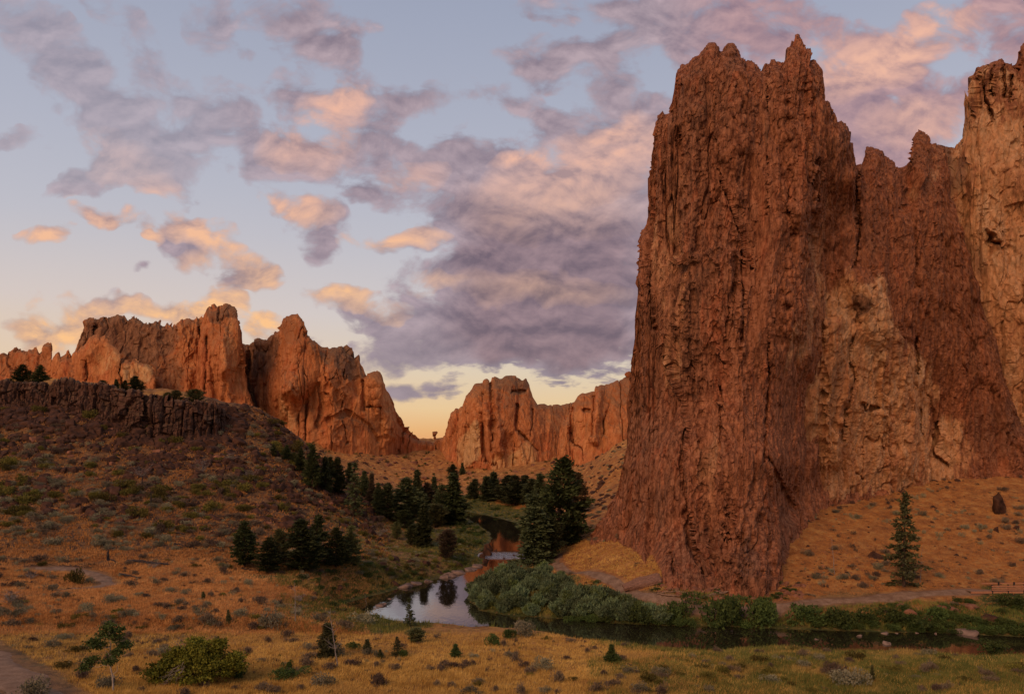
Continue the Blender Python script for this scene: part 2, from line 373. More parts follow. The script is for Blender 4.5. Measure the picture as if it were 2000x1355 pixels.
TR = {'far': [(1090,1082,153),(1085,1096,146),(1100,1112,139),(1130,1128,131),(1160,1142,126),(1200,1153,121),(1245,1166,114),(1290,1174,111),(1360,1181,109),(1440,1183,108.5),(1500,1184,108),(1545,1180,109),(1620,1173,110),(1700,1169,110),(1800,1164,111),(1905,1158,112)],
      'left': [(70,1101,111),(110,1103,112),(150,1106,112.5),(185,1114,111),(208,1126,107),(206,1138,103),(180,1151,99.5),(135,1160,97)],
      'near': [(-180,1242,76),(-100,1262,71),(-40,1290,64),(20,1328,57),(70,1372,51),(110,1430,45)]}
TRW = {k: np.array([pw(*p)[:2] for p in v]) for k, v in TR.items()}
TRWID = {'far': 2.0, 'left': 2.2, 'near': 3.6}
def smooth_path(P, n=8):
    P = [P[0]]+list(P)+[P[-1]]; out = []
    for i in range(1, len(P)-2):
        p0, p1, p2, p3 = map(np.array, P[i-1:i+3])
        for k in range(n):
            t = k/n; out.append(.5*((2*p1)+(p2-p0)*t+(2*p0-5*p1+4*p2-p3)*t*t+(3*p1-p0-3*p2+p3)*t**3))
    out.append(np.array(P[-1])); return np.array(out)
TRS = {k: smooth_path(v) for k, v in TRW.items()}
def trail_d(x, y, which=None):
    d = np.full(np.shape(x), 1e9)
    for k, P_ in TRS.items():
        if which and k != which: continue
        for i in range(len(P_)-1):
            ax, ay_ = P_[i]; ex, ey = P_[i+1]-P_[i]; L = ex*ex+ey*ey+1e-9
            t = np.clip(((x-ax)*ex+(y-ay_)*ey)/L, 0, 1)
            d = np.minimum(d, np.sqrt((x-ax-t*ex)**2+(y-ay_-t*ey)**2)/TRWID[k])
    return d
def scarp(x, y):
    """small cut banks on the left flat"""
    l1 = 81.5+fbm(x/9, x*0+3.3, seed=41, o=3)*2.2
    a = sstep(l1-1.1, l1+.5, y)*sstep(-14, -24, x)*sstep(-75, -60, x)*1.0
    l2 = 113+(x+35)*-.25+fbm(x/7, x*0+7.3, seed=43, o=3)*2
    b = sstep(l2+1.0, l2-.6, y)*sstep(-60, -52, x)*sstep(-24, -32, x)*.9*sstep(96, 104, y)
    return a*sstep(108, 92, y)+b
def H(x, y, fine=True):
    x = np.asarray(x, float); y = np.asarray(y, float)
    h = HR(x, y)
    far = sstep(60, 400, y)
    steep = sstep(9, 16, h)*(x < 60)*(y > 110)*(y < 330)
    h = h+fbm(x/16, y/16, seed=51, o=3)*(.45+.9*steep+.9*far+1.6*sstep(290, 380, y))
    h = h+scarp(x, y)
    if fine: h = h+fbm(x/2.6, y/2.6, seed=61, o=3)*(.18+.35*steep+.2*far+.5*sstep(290, 380, y))
    d = poly_sd(x, y, RV)
    w = sstep(0.0, 6.5, d)
    h = np.where(d > 0, np.maximum(h, .25)*w+.02*(1-w)+.12*np.clip(d, 0, 1), -1.6*sstep(0, 5, -d)-.0)
    return h

def build_ground():
    ys = np.r_[np.linspace(-60, 40, 34)[:-1], np.linspace(40, 132, 360)[:-1], np.geomspace(132, 310, 270)[:-1], np.geomspace(310, 560, 110)[:-1], np.geomspace(560, 6000, 34)]
    nc = 720; t = np.linspace(-1, 1, nc); t = np.sign(t)*np.where(np.abs(t) < .86, np.abs(t), .86+(np.abs(t)-.86)*(1+14*(np.abs(t)-.86)))
    half = np.where(ys < 40, 62+0*ys, 62+(np.maximum(ys, 40)-40)*.85)
    X = t[None, :]*half[:, None]*1.0; Y = np.repeat(ys[:, None], nc, 1)
    X = np.where(ys[:, None] > 1000, X*1.6, X)
    Z = H(X, Y)
    c = cover(X, Y); d = poly_sd(X, Y, RV)
    green = np.clip(c['v']*1.0+sstep(5, 0, d)*.6, 0, 1)
    td = trail_d(X, Y)
    V = np.stack([X.ravel(), Y.ravel(), Z.ravel()], 1)
    me = mesh('ground', V, grid_faces(len(ys), nc), [MAT['ground']], True,
              {'green': green.ravel(), 'scree': c['s'].ravel(), 'dryslope': c['r'].ravel(), 'mixed': c['b'].ravel(), 'worn': sstep(.85, .5, td).ravel()*.7})
    tag(link('ground', me), kind='structure')
    log('ground', len(V))

RY = np.geomspace(45, 620, 520); RPX = np.arange(-60, 2061, 5.0); RTAB = None
def ray_ground(px, py):
    """first visible terrain point along the photo rays"""
    global RTAB
    if RTAB is None:
        X = (RPX[:, None]-1000)/F*RY; RTAB = H(X, np.repeat(RY[None], len(RPX), 0), fine=False)
    px = np.atleast_1d(np.asarray(px, float)); py = np.atleast_1d(np.asarray(py, float)); Y = np.empty(len(px)); ok = np.zeros(len(px), bool)
    for c in range(0, len(px), 8000):
        p = px[c:c+8000]; q = py[c:c+8000]
        j = np.clip((p-RPX[0])/5, 0, len(RPX)-1.001); j0 = j.astype(int); t = (j-j0)[:, None]
        h = RTAB[j0]*(1-t)+RTAB[j0+1]*t
        hit = h >= EYE-(q[:, None]-HZ)/F*RY
        i = np.argmax(hit, 1); k = hit.any(1); Y[c:c+8000] = RY[np.where(k, i, len(RY)-1)]; ok[c:c+8000] = k
    Y = Y*(1+rng.uniform(-.0024, .0024, len(Y)))
    x = (px-1000)/F*Y
    return x, Y, H(x, Y), ok

def build_trails():
    for k, P_ in TRS.items():
        P_ = densify_open(P_, .35); w = TRWID[k]
        T = np.gradient(P_, axis=0); T /= np.linalg.norm(T, axis=1)[:, None]+1e-9; Nn = np.stack([-T[:,1], T[:,0]], 1)
        us = np.linspace(-1, 1, 11); wob = 1+fbm(np.arange(len(P_))*.13, np.zeros(len(P_))+len(k), o=3)*.45
        X = P_[:,0][:,None]+Nn[:,0][:,None]*us[None]*w*wob[:,None]*.5; Y = P_[:,1][:,None]+Nn[:,1][:,None]*us[None]*w*wob[:,None]*.5
        # height sampled with a small dome-free max of neighbours so that no grass pokes through
        Z = H(X, Y)+.10-.12*us[None]**4
        V = np.stack([X.ravel(), Y.ravel(), Z.ravel()], 1)
        me = mesh('dirt_path', V, grid_faces(len(P_), 11), [MAT['path']], True)
        tag(link('dirt_path', me), kind='structure')
def densify_open(P, step):
    out = []
    for i in range(len(P)-1):
        n = max(1, int(np.hypot(*(P[i+1]-P[i]))/step))
        for k in range(n): out.append(P[i]+(P[i+1]-P[i])*k/n)
    out.append(P[-1]); return np.array(out)

def build_water():
    ys = np.r_[np.linspace(85, 200, 240), np.linspace(201, 330, 90)]; xs = np.linspace(-1, 1, 200)
    X = np.where(ys[:, None] < 125, -45+(xs[None]+1)/2*(260), -60+(xs[None]+1)/2*120); Y = np.repeat(ys[:, None], 200, 1)
    cx, cy = wpix(983, 1084)
    foam = np.exp(-(((X-cx)/8.5)**2+((Y-cy)/5.5)**2)**2)
    me = mesh('river', np.stack([X.ravel(), Y.ravel(), X.ravel()*0], 1), grid_faces(len(ys), 200), [MAT['water']], True, {'foam': foam.ravel()})
    tag(link('river_water', me), kind='structure')

# ---------------------------------------------------------------- cliffs
def blobmask(px, py, L):
    m = np.zeros(px.shape, np.float32)
    for (x, y, rx, ry, a, w) in L:
        ca, sa = math.cos(math.radians(a)), math.sin(math.radians(a))
        u = ((px-x)*ca+(py-y)*sa)/rx; v = (-(px-x)*sa+(py-y)*ca)/ry
        m = np.maximum(m, w*np.clip(1.35-np.sqrt(u*u+v*v), 0, .5)*2)
    return m
def cliff(name, label, top, base, dctl, mat, layers, step=1.2, thick=30, erad=14, edepth=5, cracks=(), grooves=(), tan=(), dark=(), warp=(3, 6, 1.2), tilt=0.0, seed=0, jag=0, cat='rock formation', group=None, sgn=1):
    top = sorted(top); tx = np.array([p[0] for p in top], float); ty = np.array([p[1] for p in top], float)
    px = np.arange(tx[0], tx[-1]+.01, step); T = np.interp(px, tx, ty)
    if jag: T = T+jag*(ridged(px/9., px*0+seed, o=3, seed=seed)-.4)*-1
    bx = np.array([p[0] for p in base], float); by = np.array([p[1] for p in base], float)
    Bs = np.maximum(np.interp(px, bx, by), T+2)
    nr = int(np.max(Bs-T)/(step*1.15)); v = np.linspace(0, 1, nr)
    PX = np.repeat(px[None], nr, 0); PY = Bs[None]+(T-Bs)[None]*v[:, None]
    D = RBF([(a/100, b/100) for a, b, c in dctl], [c for a, b, c in dctl], .3)(PX/100, PY/100)
    # distance to the silhouette, used to round the mass away from the eye
    e = np.full(PX.shape, 1e9)
    ns = len(px)
    for k in list(range(-14, 15)):
        s = k*max(1, int(round(erad/12/step)))
        idx = np.clip(np.arange(ns)+s, 0, ns-1); dx = (idx-np.arange(ns))*step
        e = np.minimum(e, np.sqrt(dx[None]**2+np.maximum(PY-T[idx][None], 0)**2))
    t = np.clip(1-e/erad, 0, 1)
    D = D+edepth*(1-np.sqrt(np.maximum(1-t*t, 0)))
    # hand placed buttresses, recesses and cracks (pixel polylines: pts, width, depth>0 = inwards)
    G = np.zeros(PX.shape)
    for pts_, wd, dp in list(cracks)+list(grooves):
        wv = 2.5*fbm(PX/14, PY/14, seed=seed+5, o=3)*max(1, wd/4)
        for i in range(len(pts_)-1):
            (ax, ay_), (bx_, by_) = pts_[i], pts_[i+1]
            ex, ey = bx_-ax, by_-ay_; L = ex*ex+ey*ey
            tt = np.clip(((PX+wv-ax)*ex+(PY-ay_)*ey)/L, 0, 1)
            q = np.sqrt((PX+wv-ax-tt*ex)**2+(PY-ay_-tt*ey)**2)/wd
            taper = 1.0
            G = np.where(np.abs(dp*np.exp(-q*q)) > np.abs(G), dp*np.exp(-q*q)*taper, G) if dp > 0 else G+dp*np.exp(-q*q)*(1 if len(pts_) == 2 else .8)
    D = D+G
    X = (PX-1000)/F*D; Y = D; Z = EYE-(PY-HZ)/F*D
    # displacement
    mr = nr//2; arc = np.cumsum(np.r_[0, np.minimum(np.hypot(np.diff(X[mr]), np.diff(Y[mr])), 3*step*D[mr, 1:]/F)])
    s = arc[None]*.75+X*.25+Z*tilt; hh = Z.copy(); Yc = np.repeat(Y[mr][None], nr, 0)
    wa, wb, wamp = warp
    s2 = s+wamp*fbm(X/wa, Z/wb, Yc/wa, seed=seed+70, o=3); h2 = hh+wamp*1.5*fbm(X/wb, Z/wb, Y/wb, seed=seed+77, o=2)
    disp = np.zeros(PX.shape)
    for L in layers:
        kind, sx, sz, amp = L[:4]
        if kind == 'r': disp += amp*(ridged(s2/sx, h2/sz, Yc/sx*.3, o=4, seed=seed+int(sx*10))-.45)
        elif kind == 'f': disp += amp*fbm(s2/sx, h2/sz, Yc/sx*.3, o=5, seed=seed+int(sx*10)+3)
        elif kind == 'v':
            f1, f2, fc = cells(s2/sx, h2/sz, seed=seed+int(sx*10)+7)
            disp += amp*(fc*sstep(-.02, .16 if sx > 4 else .10, f2-f1) if sx > 1.9 else fc)
        elif kind == 'c':    # jointed columns and blocks with clean vertical cracks
            u = s2/sx; iu = np.floor(u).astype(np.int32); fu = u-iu; zo = np.zeros_like(iu)
            wv_ = _h(iu, zo, zo, seed+3); w2 = h2/sz*(.6+.8*wv_)+wv_*37+(fu-.5)*(_h(iu, zo, zo, seed+4)-.5)*.5; iw = np.floor(w2).astype(np.int32); fw = w2-iw
            r0_ = _h(iu, iw, zo, seed+6)-.5; tl = (_h(iu, iw, zo, seed+8)-.5)*(fu-.5)*1.2
            edge = np.minimum(fu, 1-fu)*sx
            disp += amp*(r0_+tl+(fw-.5)*.35*r0_)-amp*.9*np.exp(-(edge/(.10*sx))**2)*(_h(iu+(fu > .5), iw, zo, seed+12) > .55)
        elif kind == 'k':    # sparse cracks
            r = 1-np.abs(fbm(s2/sx, h2/sz, seed=seed+int(sx*10)+29, o=3))/.04
            m = sstep(.45, .6, vnoise(s/ (sx*2), hh/(sz*1.0), seed=seed+91))
            disp -= amp*np.clip(r, 0, 1)*m
    gy, gx = np.gradient(X), np.gradient(Y); gz = np.gradient(Z)
    du = np.stack([gy[1], gx[1], gz[1]], -1); dv = np.stack([gy[0], gx[0], gz[0]], -1)
    N_ = np.cross(du, dv); N_ /= np.linalg.norm(N_, axis=-1)[..., None]+1e-9
    N_ = np.where((N_[..., 1] > 0)[..., None], -N_, N_)
    # smooth normals a little by favouring the eye direction
    N_ = N_*.6+np.array([0, -1, .0])*.6; N_ /= np.linalg.norm(N_, axis=-1)[..., None]
    P_ = np.stack([X, Y, Z], -1)+N_*disp[..., None]
    ptan = blobmask(PX+14*fbm(PX/30, PY/50, seed=seed+8, o=4), PY+30*fbm(PX/30, PY/60, seed=seed+9, o=4), tan) if tan else np.zeros(PX.shape)
    pdark = blobmask(PX+12*fbm(PX/30, PY/50, seed=seed+18, o=4), PY+24*fbm(PX/30, PY/60, seed=seed+19, o=4), dark) if dark else np.zeros(PX.shape)
    # back of the mass
    nb = 16; cr = P_[-1]; rows = [P_]; kk = np.arange(1, nb+1)/nb
    hgt = (cr[:, 2]-P_[0, :, 2])
    back = np.empty((nb, ns, 3))
    for j, k in enumerate(kk):
        back[j, :, 0] = (cr[:, 0]/cr[:, 1]+((px[ns//2]-px)*.30*k)/F)*(cr[:, 1]+thick*k**.8)+fbm(cr[:, 0]/5, cr[:, 0]*0+k*9, seed=seed+2, o=3)*2*k
        back[j, :, 1] = cr[:, 1]+thick*k**.8+fbm(cr[:, 0]/6, cr[:, 0]*0+k*7, seed=seed+3, o=3)*3*min(1, k*3)
        back[j, :, 2] = cr[:, 2]-hgt*(k**1.5)-.5*k
    ALL = np.concatenate([P_, back], 0)
    tn = np.concatenate([ptan, np.repeat(ptan[-1:]*.5, nb, 0)], 0); dk = np.concatenate([pdark, np.repeat(pdark[-1:], nb, 0)], 0)
    me = mesh(name, ALL.reshape(-1, 3), grid_faces(nr+nb, ns), [mat], False, {'tan': tn.ravel(), 'dark': dk.ravel()})
    o = link(name, me)
    # origin at the foot
    c0 = ALL[0, ns//2]; me.transform(Matrix.Translation((-float(c0[0]), -float(c0[1]), -float(c0[2])))); o.location = [float(c) for c in c0]
    tag(o, label, cat, group)
    log(name, len(ALL)*ns)
    return o
MAT = {}
def rock_mat(name, cols, tancols, darkcol, sc=1.0, streak=.35, speck=.5, bumpd=.25, upc=None, grain=.75):
    m, N, bs = new_mat(name)
    geo = N.new('ShaderNodeNewGeometry'); pos = geo.outputs['Position']
    ps = N.mapv(pos, scale=(1, 1, streak)); pst = N.mapv(pos, scale=(1, 1, streak*.35))
    big = N.noise(ps, .045*sc, 5, .6, 1.2); med = N.noise(ps, .28*sc, 6, .65, .8); fin = N.noise(ps, 1.5*sc, 6, .7)
    f = N.math('ADD', N.math('MULTIPLY', big, .65), N.math('MULTIPLY', med, .5)); f = N.math('SUBTRACT', f, .07)
    c = N.ramp(f, [(.30, cols[0]), (.42, cols[1]), (.52, cols[2]), (.64, cols[3])])
    # orange / rust streaks
    st = N.noise(pst, .5*sc, 5, .65, .5)
    c = N.mix(N.math('MULTIPLY', N.rng(st, .52, .68), .65), c, cols[4])
    st2 = N.noise(N.mapv(pst, (13, 5, 2)), .9*sc, 5, .7, .4)
    c = N.mix(N.math('MULTIPLY', N.rng(st2, .56, .70), .5), c, darkcol)
    # pale mineral zones
    ta = N.attr('tan'); tcol = N.ramp(N.math('ADD', N.math('MULTIPLY', med, .6), N.math('MULTIPLY', st, .4)), [(.36, tancols[0]), (.5, tancols[1]), (.62, tancols[2])])
    tm = N.rng(N.math('ADD', ta, N.math('ADD', N.math('MULTIPLY', N.math('SUBTRACT', med, .5), 3.2), N.math('MULTIPLY', N.math('SUBTRACT', st, .5), 1.4))), .15, 1.05)
    tm = N.math('MULTIPLY', tm, N.rng(ta, .02, .7, 0, .95))
    c = N.mix(tm, c, tcol)
    da = N.attr('dark'); dm = N.rng(N.math('ADD', da, N.math('MULTIPLY', N.math('SUBTRACT', fin, .5), 1.1)), .3, .75)
    c = N.mix(N.math('MULTIPLY', dm, .8), c, darkcol)
    # lichen and mineral specks
    sp = N.voro(N.mapv(pos, scale=(1, 1, .6)), 2.2*sc); spn = N.noise(pos, .35*sc, 4, .6)
    sm = N.math('MULTIPLY', N.rng(sp, .28, .10), N.rng(spn, .50, .66))
    c = N.mix(N.math('MULTIPLY', sm, speck), c, cols[5])
    fz = N.rng(fin, .3, .72); c = N.mix(grain, c, N.mix(fz, N.mix(.72, c, (0, 0, 0)), N.mix(.55, c, cols[5])))
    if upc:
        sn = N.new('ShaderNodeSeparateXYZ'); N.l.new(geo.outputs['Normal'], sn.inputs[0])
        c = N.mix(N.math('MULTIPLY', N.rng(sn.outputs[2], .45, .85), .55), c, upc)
    N.set(bs.inputs['Base Color'], c); bs.inputs['Roughness'].default_value = .95
    hb = N.math('ADD', N.math('MULTIPLY', fin, .6), N.math('MULTIPLY', N.noise(ps, 5*sc, 4, .7), .3))
    hb = N.math('ADD', hb, N.math('MULTIPLY', N.voro(ps, 1.3*sc, 'F1'), .3))
    bump(N, bs, hb, .9, bumpd/sc)
    MAT[name] = m; return m
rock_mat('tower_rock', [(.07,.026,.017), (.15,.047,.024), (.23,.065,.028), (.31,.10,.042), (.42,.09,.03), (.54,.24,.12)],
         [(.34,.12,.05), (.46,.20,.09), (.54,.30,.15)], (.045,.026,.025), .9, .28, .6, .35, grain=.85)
rock_mat('wall_rock', [(.085,.032,.019), (.165,.052,.025), (.23,.068,.03), (.30,.10,.042), (.38,.095,.034), (.48,.21,.10)],
         [(.48,.19,.085), (.64,.32,.14), (.72,.44,.24)], (.05,.028,.026), .8, .4, .45, .35, grain=.75)
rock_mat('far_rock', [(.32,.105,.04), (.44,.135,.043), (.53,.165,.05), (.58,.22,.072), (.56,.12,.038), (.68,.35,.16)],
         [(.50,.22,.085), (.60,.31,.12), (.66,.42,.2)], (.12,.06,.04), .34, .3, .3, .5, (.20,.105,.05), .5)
rock_mat('basalt', [(.024,.012,.010), (.045,.02,.014), (.075,.03,.019), (.11,.043,.026), (.15,.05,.026), (.20,.10,.06)],
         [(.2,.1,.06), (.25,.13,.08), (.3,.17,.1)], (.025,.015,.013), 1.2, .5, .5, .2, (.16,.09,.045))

def ground_mat():
    m, N, bs = new_mat('ground'); geo = N.new('ShaderNodeNewGeometry'); pos = geo.outputs['Position']
    n1 = N.noise(pos, .06, 5, .6); n2 = N.noise(pos, .45, 6, .65); n3 = N.noise(pos, 2.6, 5, .7)
    mixn = N.math('ADD', N.math('MULTIPLY', n1, .4), N.math('MULTIPLY', n2, .6))
    gold = N.ramp(mixn, [(.36, (.20,.085,.03)), (.47, (.36,.165,.048)), (.55, (.50,.25,.07)), (.64, (.38,.15,.048))])
    scree = N.ramp(n2, [(.34, (.055,.028,.018)), (.47, (.12,.058,.027)), (.56, (.24,.12,.045)), (.66, (.16,.07,.035))])
    dry = N.ramp(n2, [(.34, (.24,.095,.034)), (.5, (.40,.165,.048)), (.64, (.52,.26,.08))])
    green = N.ramp(n2, [(.35, (.035,.045,.012)), (.5, (.085,.09,.022)), (.64, (.2,.14,.04))])
    mixed = N.ramp(n2, [(.36, (.10,.065,.03)), (.47, (.22,.12,.045)), (.56, (.34,.18,.065)), (.66, (.15,.12,.05))])
    def msk(a, lo=.28, hi=.6): return N.rng(N.math('ADD', N.attr(a), N.math('MULTIPLY', N.math('SUBTRACT', n2, .5), .9)), lo, hi)
    c = gold; c = N.mix(msk('mixed'), c, mixed); c = N.mix(msk('dryslope'), c, dry); c = N.mix(msk('scree'), c, scree); c = N.mix(msk('green', .3, .65), c, green)
    # bare soil and stones
    st = N.rng(N.voro(pos, 1.9), .22, .08); c = N.mix(N.math('MULTIPLY', st, N.math('MULTIPLY', N.rng(n1, .4, .6), .6)), c, (.13,.075,.055))
    v2 = N.voro(pos, .85); c = N.mix(N.math('MULTIPLY', N.rng(v2, .34, .16), N.math('MULTIPLY', N.rng(N.noise(pos, .11, 3), .45, .6), .7)), c, (.055,.032,.02))
    v3 = N.voro(N.mapv(pos, (9, 4, 0)), 1.3); c = N.mix(N.math('MULTIPLY', N.rng(v3, .3, .12), .45), c, N.mix(.5, c, (.85,.45,.16)))
    c = N.mix(N.math('MULTIPLY', N.attr('worn'), .7), c, (.22,.115,.07))
    c = N.mix(N.math('MULTIPLY', N.rng(n3, .35, .7), .5), c, N.mix(.5, c, (.04,.025,.015)))
    sn = N.new('ShaderNodeSeparateXYZ'); N.l.new(geo.outputs['Position'], sn.inputs[0])
    c = N.mix(N.rng(sn.outputs[2], .12, -.25), c, (.05,.035,.02))
    N.set(bs.inputs['Base Color'], c); bump(N, bs, N.math('ADD', n3, N.noise(pos, 9, 3, .7)), .9, .2); MAT['ground'] = m
ground_mat()

def path_mat():
    m, N, bs = new_mat('path'); geo = N.new('ShaderNodeNewGeometry'); pos = geo.outputs['Position']
    n = N.noise(pos, .8, 5, .65); n2 = N.noise(pos, 7, 4, .7)
    c = N.ramp(n, [(.35, (.15,.082,.048)), (.6, (.27,.165,.105))]); c = N.mix(N.math('MULTIPLY', N.rng(n2, .40, .68), .5), c, (.12,.07,.042)); st = N.voro(pos, 2.4); c = N.mix(N.math('MULTIPLY', N.rng(st, .2, .08), .6), c, (.34,.24,.17))
    N.set(bs.inputs['Base Color'], c); bump(N, bs, n2, .5, .04); MAT['path'] = m
path_mat()

def water_mat():
    m, N, bs = new_mat('water'); geo = N.new('ShaderNodeNewGeometry'); pos = geo.outputs['Position']
    foam = N.attr('foam')
    n = N.noise(N.mapv(pos, scale=(1, .45, 1)), 1.1, 4, .6); nf = N.noise(N.mapv(pos, scale=(.6, 1, 1)), 1.6, 6, .75)
    fm = N.math('MULTIPLY', N.rng(foam, .1, .7), N.rng(nf, .50, .62))
    c = N.mix(N.math('MULTIPLY', fm, .85), (.018,.014,.008), (.38,.37,.42))
    N.set(bs.inputs['Base Color'], c); N.set(bs.inputs['Roughness'], N.math('MULTIPLY_ADD', fm, .3, .03))
    bs.inputs['IOR'].default_value = 2.8; bs.inputs['Specular IOR Level'].default_value = 1.0
    h = N.math('ADD', N.math('MULTIPLY', n, .010), N.math('MULTIPLY', N.math('MULTIPLY', nf, foam), .22))
    b = N.new('ShaderNodeBump'); b.inputs['Strength'].default_value = 1; b.inputs['Distance'].default_value = 1
    N.set(b.inputs['Height'], h); N.l.new(b.outputs[0], bs.inputs['Normal']); MAT['water'] = m
water_mat()

def leaf_mat(name, c0, c1, c2=None, sc=.8, var=.35, spec=.1):
    m, N, bs = new_mat(name); geo = N.new('ShaderNodeNewGeometry'); pos = geo.outputs['Position']
    oi = N.new('ShaderNodeObjectInfo'); n = N.noise(pos, sc, 4, .65); n2 = N.noise(pos, sc*6, 2, .6)
    f = N.math('ADD', N.math('MULTIPLY', n, .6), N.math('MULTIPLY', n2, .4))
    c = N.ramp(f, [(.36, c0), (.62, c1)])
    if c2: c = N.mix(N.rng(N.noise(pos, sc*.5, 3), .52, .68), c, c2)
    hsv = N.new('ShaderNodeHueSaturation'); N.set(hsv.inputs['Color'], c)
    N.set(hsv.inputs['Value'], N.math('MULTIPLY_ADD', oi.outputs['Random'], var*2, 1-var)); N.set(hsv.inputs['Hue'], N.math('MULTIPLY_ADD', oi.outputs['Random'], .03, .485))
    N.set(bs.inputs['Base Color'], hsv.outputs[0]); bs.inputs['Roughness'].default_value = .8; bs.inputs['Specular IOR Level'].default_value = spec
    MAT[name] = m
leaf_mat('pine_needles', (.022,.030,.010), (.065,.07,.024)); leaf_mat('fir_needles', (.035,.044,.018), (.09,.095,.038)); leaf_mat('juniper_needles', (.05,.055,.02), (.13,.12,.045))
leaf_mat('brown_needles', (.06,.045,.025), (.13,.09,.045))
leaf_mat('willow_leaf', (.05,.075,.035), (.17,.205,.10), (.09,.11,.03), var=.5); leaf_mat('dark_leaf', (.03,.048,.012), (.085,.11,.028)); leaf_mat('bright_leaf', (.09,.10,.012), (.27,.27,.035))
leaf_mat('olive_leaf', (.06,.05,.013), (.17,.135,.03)); leaf_mat('sage_leaf', (.10,.095,.055), (.26,.22,.14)); leaf_mat('dry_shrub', (.09,.06,.045), (.20,.14,.09))
leaf_mat('gold_grass', (.34,.155,.04), (.74,.42,.13), (.46,.24,.08), sc=.25, var=0); leaf_mat('green_grass', (.07,.085,.02), (.20,.19,.045), (.36,.24,.07), sc=.3, var=0)
leaf_mat('dry_grass', (.34,.135,.038), (.56,.27,.075), (.24,.10,.038), sc=.3, var=0)
def simple_mat(name, a, b, sc=2, bd=.03, stretch=(1, 1, 1)):
    m, N, bs = new_mat(name); tc_ = N.new('ShaderNodeTexCoord'); p = N.mapv(tc_.outputs['Object'], scale=stretch)
    n = N.noise(p, sc, 5, .65); c = N.ramp(n, [(.35, a), (.65, b)]); N.set(bs.inputs['Base Color'], c); bump(N, bs, n, .6, bd); MAT[name] = m
simple_mat('bark', (.05,.03,.02), (.13,.075,.05)); simple_mat('dead_wood', (.14,.11,.095), (.34,.28,.24)); simple_mat('charred', (.012,.01,.01), (.05,.04,.04)); simple_mat('pale_bark', (.25,.20,.16), (.5,.42,.34))
simple_mat('red_timber', (.30,.12,.06), (.48,.22,.12), 4, .01, (1, 1, 6)); simple_mat('old_timber', (.16,.085,.05), (.33,.20,.13), 3, .02, (1, 4, 4))
simple_mat('dark_boulder', (.028,.014,.010), (.10,.043,.024), 1.1, .15); simple_mat('red_boulder', (.13,.05,.03), (.28,.12,.065), 1.1, .15); simple_mat('pale_boulder', (.09,.055,.042), (.27,.175,.13), 1.3, .1)
simple_mat('slab_rock', (.09,.045,.03), (.30,.15,.095), 2.5, .1, (1, 5, 5)); simple_mat('dark_cloth', (.01,.01,.012), (.03,.03,.035))
build_ground(); build_water(); build_trails()

TOWER_TOP = [(1156,1046),(1160,1036),(1165,1024),(1172,1016),(1180,1008),(1188,996),(1195,978),(1202,968),(1208,955),(1215,925),(1221,895),(1226,862),(1229,820),(1231,780),(1232,722),(1237,687),(1242,650),(1243,610),(1246,576),(1249,520),(1251,480),(1257,461),(1263,452),(1267,430),(1269,380),(1270,330),(1275,310),(1277,271),
 (1281,242),(1288,222),(1293,213),(1302,216),(1310,219),(1313,190),(1317,170),(1320,144),(1332,135),(1346,137),(1356,127),(1364,114),(1377,108),(1388,96),(1396,100),(1403,116),(1415,110),(1425,94),(1433,104),(1441,123),(1450,130),(1460,127),(1470,131),(1478,133),(1483,140),
 (1494,138),(1501,136),(1507,125),(1516,128),(1526,131),(1533,118),(1540,92),(1548,84),(1555,70),(1560,78),(1567,94),(1577,104),(1585,115),(1595,131),(1602,157),(1605,190),(1614,200),(1626,219),(1630,243),(1638,250),(1647,258),(1656,281),(1661,313),(1665,328),(1673,331),(1684,338),(1700,380),(1720,470),(1740,620)]
TOWER_BASE = [(1150,1065),(1185,1085),(1240,1098),(1275,1125),(1290,1160),(1420,1175),(1520,1165),(1560,1130),(1600,1110),(1760,1080)]
